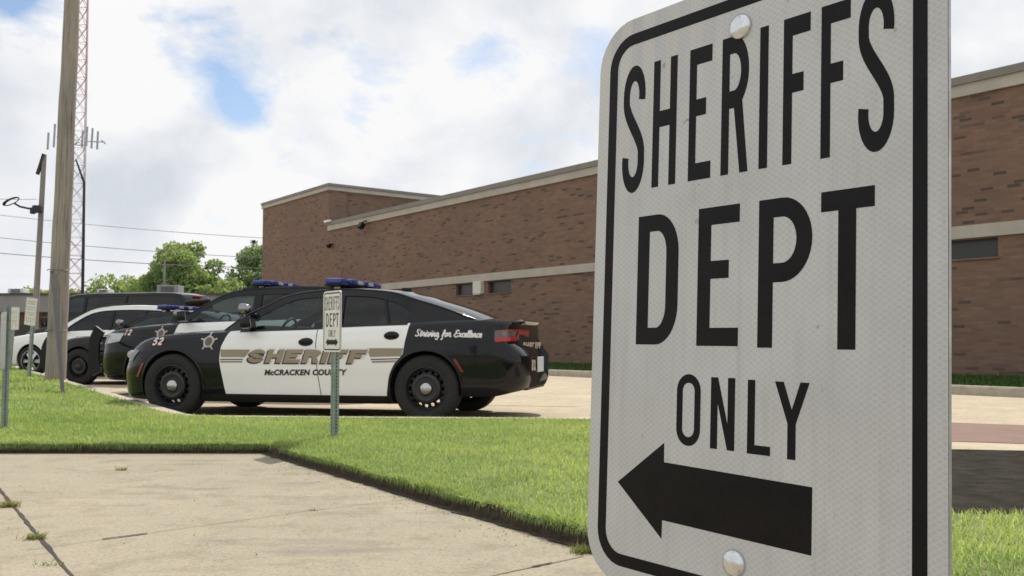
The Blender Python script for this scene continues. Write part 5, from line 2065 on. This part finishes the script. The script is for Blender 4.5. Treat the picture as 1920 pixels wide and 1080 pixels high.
    block_on(V, 'SHERIFF', .562, -.882, .622, .148, 'dark_vinyl', 'lettering_shadow', .0085, dx=.016, dz=-.012, grow=.003, **lw)
    block_on(V, 'SHERIFF', .562, -.882, .622, .148, 'tan_vinyl', 'lettering', .0095, **lw)
    text_on(V, 'McCRACKEN COUNTY', .345, -.640, .486, .058, 'dark_vinyl', 'lettering', .0075, .18, .0042, z_tilt=.010)
    q = MB()
    um = .0455
    tot = sum(CURS[c][1] for c in 'Striving for Excellence')
    ku = .735 / tot
    cursive('Striving for Excellence', lambda u, v, i: S(-1.412 - u * ku, .918 + v * um * .86 - .016 * u / tot, .006 + i * 3e-5), .17, q)
    q.build('lettering', 'white_vinyl', root, normals=False)
    q = MB()
    q.grid(lambda u, v: S(-1.80 - .10 * u - .045 * (1 - v) + .0, .535 + .15 * v, .016), 3, 5)
    # rear reflector by the arch
    q = MB()
    q.grid(lambda u, v: S(-1.925 + .085 * v - .035 * u, .535 + .14 * v, .013), 3, 6)
    q.build('side_reflector', 'red_marker', root, normals=False)
    # small lettering on the trunk face and bumper
    vs, fs, a, b = font_mesh('SHERIFF', .085, 0, .01)
    q = MB()
    q.add([(V['xd'](-2.537, .80) - .012, .50 - (v.x - a) * 1.0 / (b - a), .785 + v.y * .7) for v in vs], fs)
    q.build('lettering', 'tan_sticker', root, normals=False)
    vs, fs, a, b = font_mesh('52', .10, 0, .012)
    q = MB()
    q.add([(-2.592, .48 - (v.x - a) * .22 / (b - a), .55 + v.y) for v in vs], fs)
    q.build('number', 'tan_sticker', root, normals=False)


VG = 'vehicles parked in a row along the kerb'
hero_hub = Vector((-0.915, 9.96)) + HD * 3.052
c1 = build_vehicle(CHARGER, hero_hub, 'nearest black and white patrol sedan with SHERIFF lettering and a star on its fender', 'patrol car', 'patrol_sedan', VG)
finish_charger(c1, True)


# ---- the other parked vehicles
def push_bar(V, x, z0, z1, half):
    root = V['root']
    pb = MB()
    prof = [(x - .03, z0), (x + .02, z0 + .12), (x + .04, (z0 + z1) / 2), (x + .01, z1 - .14), (x - .07, z1)]
    pts = smooth_path(prof, 4)
    for s in (1, -1):
        rb = ribbon(pts, .095)
        q = MB()
        q.poly([[(a, b) for a, b in rb]], lambda a, b: (a, s * half - s * .02, b), thick=lambda a, b: (a, s * half + s * .02, b))
        o_ = q.build('push_bar', 'black_trim', root, smooth=30)
    q = MB()
    for k in range(3):
        i = int((len(pts) - 1) * (.25 + .28 * k))
        q.tube([(pts[i][0], -half, pts[i][1]), (pts[i][0], half, pts[i][1])], .035, 10)
        q.build('push_bar_rail', 'black_trim', root, smooth=60)
        q = MB()


SUV = dict(half_wb=1.43, front_hub=1.43, rear_hub=-1.43, hub_z=.37, wheel_y=.955, tyre_r=.375, rim_r=.235, arch_r=.43, arch_dz=.012,
           nose=2.32, tail=-2.52, paint='black_paint', roof_paint='black_paint', lip='black_trim',
           zb=[(2.32, .32), (2.1, .25), (1.0, .24), (-1.0, .24), (-2.0, .32), (-2.52, .40)],
           zsh=[(2.32, .72), (2.29, .84), (2.22, .95), (2.10, 1.02), (1.9, 1.055), (1.6, 1.09), (1.2, 1.12), (.95, 1.135), (.5, 1.15), (0, 1.165), (-.6, 1.18), (-1.6, 1.20), (-2.3, 1.20), (-2.52, 1.16)],
           w=[(2.32, .55), (2.28, .70), (2.2, .80), (2.08, .88), (1.85, .94), (1.5, .975), (1.0, .985), (-1.4, .985), (-2.0, .96), (-2.35, .90), (-2.52, .80)],
           crown=[(2.32, .03), (2.0, .05), (1.0, .06), (.7, .02), (-2.52, .02)], cabin=(.9, -2.3), bumper=(.45, .72, .06),
           gh=(1.12, -2.50), roof_span=(.02, -2.15), ws_lead=.18, rw_lead=.05, roof_crown=.04,
           zre=[(1.12, 1.135), (1.0, 1.17), (.8, 1.295), (.55, 1.44), (.3, 1.57), (.1, 1.635), (-.15, 1.665), (-.8, 1.68), (-1.5, 1.665), (-2.05, 1.62), (-2.25, 1.53), (-2.42, 1.33), (-2.50, 1.19)],
           dlo=[(.80, 1.15), (.76, 1.20), (.55, 1.35), (.3, 1.49), (.1, 1.545), (-.2, 1.575), (-1.0, 1.585), (-1.8, 1.56), (-2.1, 1.50), (-2.2, 1.40)],
           ybelt=[(1.12, .80), (.8, .86), (.4, .885), (-1.5, .885), (-2.2, .84), (-2.5, .76)], tumble=(.34, .12),
           pillars=[(-.27, -.40, .03), (-1.33, -1.43, .05)], panes=[(.80, -.29, 0, .03, 'glass_front'), (-.38, -1.35, .03, .05, 'glass_tint'), (-1.41, -2.2, .05, 0, 'glass_tint')],
           seat_x=-.18, rear_seat_x=-1.2, dash_x=.82)
warp(SUV, 1.5, 1.16)
suv = build_vehicle(SUV, (-5.66, 14.47), 'black and white patrol SUV number 12 with black push bar, second in the row', 'patrol SUV', 'patrol_suv', VG)


def finish_suv(V):
    S, root = V['on_side'], V['root']
    top = lambda x: V['zsh'](x)
    V['skin'](.34, top, pchip([(.34, .90), (.6, .97), (.85, .99), (1.0, .97), (1.15, .93)]), lambda z: -.33, 'white_paint', 'front_door')
    V['skin'](.34, top, lambda z: -.34, pchip([(.34, -1.0), (.6, -1.07), (.8, -1.25), (1.2, -1.38)]), 'white_paint', 'rear_door')
    q = MB()
    q.grid(lambda u, v: S(2.31 - .42 * u + .06 * (1 - v), .80 + .10 * u * .6 + (.19 - .06 * u) * v, .010), 10, 8)
    hl = q.build('headlight', 'clear_lens', root, smooth=50)
    q = MB()
    q.grid(lambda u, v: S(2.29 - .10 * u + .06 * (1 - v), .82 + .14 * v, .014), 4, 5)
    q.build('projector', 'lamp_smoke', hl, smooth=50)
    for z0, z1, yy in ((.66, .90, .50), (.40, .56, .55)):
        MB().box((2.455, 0, (z0 + z1) / 2), (.03, yy * 2, z1 - z0), bevel=.01).build('grille', 'black_trim', root, smooth=40)
    MB().box((2.44, 0, .56), (.08, 1.1, .09), bevel=.02).build('bumper_bar', 'black_trim', root, smooth=40)
    push_bar(V, 2.68, .34, 1.06, .52)
    number_on(V, '12', 1.90, .955, .088, .058)
    q = MB()
    q.poly([star_outline(.115)], lambda a, b: S(1.21 - a, .985 + b, .007))
    sb = q.build('star_badge', 'badge_vinyl', root, normals=False)
    q = MB()
    q.poly([arc(0, 0, .047, .05, 0, 360, 24)[:-1]], lambda a, b: S(1.21 - a, .985 + b, .0095))
    q.build('badge_seal', 'badge_dark', sb, normals=False)
    mirror(V, .76, 1.04, 1.245, 'black_paint', (.14, .22, .17))
    spotlight(V, .98, .86, 1.29, .92, .82, 1.21)
    lightbar(V, -.26, 1.725, .66, .28, .062)
    door_handle(V, -.13, 1.03)
    door_handle(V, -1.18, 1.05)
    for s in (1, -1):
        MB().tube([(.0, s * .64, 1.675), (-.9, s * .65, 1.695), (-1.9, s * .64, 1.672)], .016, 8).build('roof_rail_bar', 'black_trim', root, smooth=60)
    q = MB()
    q.grid(lambda u, v: S(-2.36 - .10 * u, .98 + .26 * v, .010), 4, 6)
    q.build('tail_lamp', 'red_lens', root, smooth=60)


finish_suv(suv)
CH3 = dict(CHARGER, cap='steel_black')
c3 = build_vehicle(CH3, (-8.62, 18.5), 'black patrol sedan with push bar and a small plain star, third, behind the wooden pole', 'patrol car', 'patrol_sedan', VG)
finish_charger(c3, False)
push_bar(c3, 2.64, .28, .90, .45)

WSUV = dict(half_wb=1.5, front_hub=1.5, rear_hub=-1.5, hub_z=.375, wheel_y=.945, tyre_r=.375, rim_r=.262, arch_r=.425, arch_dz=.01, wheel='alloy', cap='alloy',
            nose=2.46, tail=-2.55, paint='white_paint', roof_paint='white_paint', lip='white_paint', pillar_paint='black_trim',
            zb=[(2.46, .30), (2.2, .25), (1.0, .24), (-1.0, .24), (-2.0, .30), (-2.55, .38)],
            zsh=[(2.46, .72), (2.42, .82), (2.34, .90), (2.2, .955), (1.9, 1.0), (1.5, 1.045), (1.1, 1.08), (.7, 1.10), (0, 1.12), (-1.0, 1.14), (-2.2, 1.15), (-2.55, 1.12)],
            w=[(2.46, .55), (2.42, .68), (2.34, .79), (2.2, .87), (1.95, .93), (1.5, .96), (1.0, .97), (-1.4, .97), (-2.0, .95), (-2.35, .89), (-2.55, .78)],
            crown=[(2.46, .03), (2.0, .05), (1.0, .06), (.6, .02), (-2.55, .02)], cabin=(.8, -2.3), bumper=(.45, .72, .06),
            gh=(1.0, -2.50), roof_span=(-.15, -2.2), ws_lead=.18, rw_lead=.05, roof_crown=.04,
            zre=[(1.0, 1.09), (.9, 1.125), (.6, 1.30), (.3, 1.47), (.05, 1.60), (-.15, 1.66), (-.45, 1.70), (-1.0, 1.715), (-1.7, 1.70), (-2.15, 1.65), (-2.35, 1.5), (-2.5, 1.17)],
            dlo=[(.60, 1.12), (.56, 1.17), (.3, 1.36), (.05, 1.50), (-.15, 1.565), (-.45, 1.605), (-1.0, 1.62), (-1.8, 1.60), (-2.1, 1.54), (-2.3, 1.40)],
            ybelt=[(1.0, .80), (.7, .85), (.3, .87), (-1.5, .87), (-2.2, .83), (-2.5, .76)], tumble=(.34, .12),
            pillars=[(-.60, -.68, .03), (-1.5, -1.58, .05)], panes=[(.60, -.62, 0, .03, 'glass_dark'), (-.66, -1.52, .03, .05, 'glass_dark'), (-1.56, -2.3, .05, 0, 'glass_dark')], ws_glass='glass_tint',
            edge_trim='black_trim', seat_x=-.3, rear_seat_x=-1.2, dash_x=.66)
ws = build_vehicle(WSUV, (-11.85, 22.9), 'white SUV with dark windows and silver alloy wheels, between patrol sedan and black van', 'SUV', 'white_suv', VG)


def finish_white(V):
    S, root = V['on_side'], V['root']
    q = MB()
    q.grid(lambda u, v: S(2.36 - .34 * u + .05 * (1 - v), .76 + .06 * u + (.15 - .06 * u) * v, .010), 10, 6)
    q.build('headlight', 'clear_lens', root, smooth=50)
    MB().box((2.465, 0, .72), (.03, 1.0, .2), bevel=.01).build('grille', 'black_trim', root, smooth=40)
    V['skin'](.245, .42, lambda z: 1.02, lambda z: -1.04, 'black_trim', 'rocker', nz=4)
    for xs_ in ([(.93, .45), (.98, .7), (.95, 1.05)], [(-.64, .45), (-.64, 1.1)], [(-1.1, .45), (-1.2, .75), (-1.54, 1.1)]):
        V['line_on'](smooth_path(xs_, 6) if len(xs_) > 2 else xs_, .009, 'black_trim', 'door_seam')
    mirror(V, .50, 1.02, 1.19, 'white_paint', (.14, .21, .16))
    door_handle(V, -.45, 1.0, 'chrome', .17, False)
    door_handle(V, -1.38, 1.02, 'chrome', .17, False)
    for s in (1, -1):
        MB().tube([(-.35, s * .62, 1.705), (-.45, s * .62, 1.745), (-1.2, s * .63, 1.765), (-2.0, s * .62, 1.73), (-2.08, s * .62, 1.68)], .018, 8).build('roof_rack', 'black_trim', root, smooth=60)
    q = MB()
    q.grid(lambda u, v: S(-2.40 - .10 * u, .92 + .24 * v, .010), 4, 6)
    q.build('tail_lamp', 'red_lens', root, smooth=60)


finish_white(ws)
VAN = dict(half_wb=1.75, front_hub=1.75, rear_hub=-1.75, hub_z=.37, wheel_y=.93, tyre_r=.37, rim_r=.22, arch_r=.42, arch_dz=.01,
           nose=2.62, tail=-2.85, paint='black_paint', roof_paint='black_paint', lip='black_trim',
           zb=[(2.62, .35), (2.3, .30), (-2.0, .30), (-2.85, .42)],
           zsh=[(2.62, .85), (2.58, 1.0), (2.45, 1.12), (2.1, 1.22), (1.7, 1.28), (1.3, 1.30), (-2.6, 1.32), (-2.85, 1.30)],
           w=[(2.62, .70), (2.5, .82), (2.3, .90), (2.0, .95), (1.5, .97), (-2.4, .97), (-2.7, .93), (-2.85, .86)],
           crown=[(2.62, .03), (1.6, .06), (1.2, .02), (-2.85, .02)], cabin=(1.7, -2.7), bumper=(.45, .72, .08),
           gh=(1.95, -2.83), roof_span=(1.05, -2.62), ws_lead=.2, rw_lead=.04, roof_crown=.03,
           zre=[(1.95, 1.27), (1.8, 1.38), (1.5, 1.72), (1.25, 2.00), (1.05, 2.16), (.8, 2.23), (0, 2.26), (-1.5, 2.26), (-2.4, 2.24), (-2.62, 2.18), (-2.75, 1.85), (-2.83, 1.34)],
           dlo=[(1.62, 1.31), (1.58, 1.42), (1.3, 1.78), (1.1, 2.0), (.8, 2.13), (-1.5, 2.17), (-2.4, 2.15), (-2.55, 2.05)],
           ybelt=[(1.95, .84), (1.6, .88), (1.2, .90), (-2.4, .90), (-2.83, .84)], tumble=(.16, .06),
           pillars=[(.55, .45, .0), (-.80, -.88, .0)], panes=[(1.62, .53, 0, 0, 'glass_tint'), (.47, -.82, 0, 0, 'glass_dark'), (-.86, -2.55, 0, 0, 'glass_dark')],
           seat_x=.7, rear_seat_x=-.5, dash_x=1.6)
vn = build_vehicle(VAN, (-13.75, 27.3), 'long black van with dark windows behind the white SUV', 'van', 'black_van', VG)


def finish_van(V):
    S, root = V['on_side'], V['root']
    q = MB()
    q.grid(lambda u, v: S(2.52 - .26 * u + .05 * (1 - v), .90 + .17 * v, .010), 8, 6)
    q.build('headlight', 'clear_lens', root, smooth=50)
    MB().box((2.63, 0, .86), (.03, 1.2, .24), bevel=.01).build('grille', 'chrome', root, smooth=40)
    mirror(V, 1.62, 1.06, 1.42, 'black_trim', (.14, .24, .26))
    q = MB()
    for s in (1, -1):
        q = MB()
        q.tube([(x, s * (V['gy'](x, V['zre'](x)) + .002), V['zre'](x) + .003) for x in [1.0 - 3.55 * i / 30 for i in range(31)]], .014, 6)
        q.build('roof_gutter', 'alu', root, smooth=60)
    MB().box((-2.70, 0, 2.17), (.08, .36, .05), bevel=.012).build('brake_light', 'red_lens', root)
    q = MB()
    q.grid(lambda u, v: S(-2.66 - .14 * u, .85 + .42 * v, .010), 4, 6)
    q.build('tail_lamp', 'red_lens', root, smooth=60)
    door_handle(V, .62, 1.12, 'black_trim', .17, False)


finish_van(vn)
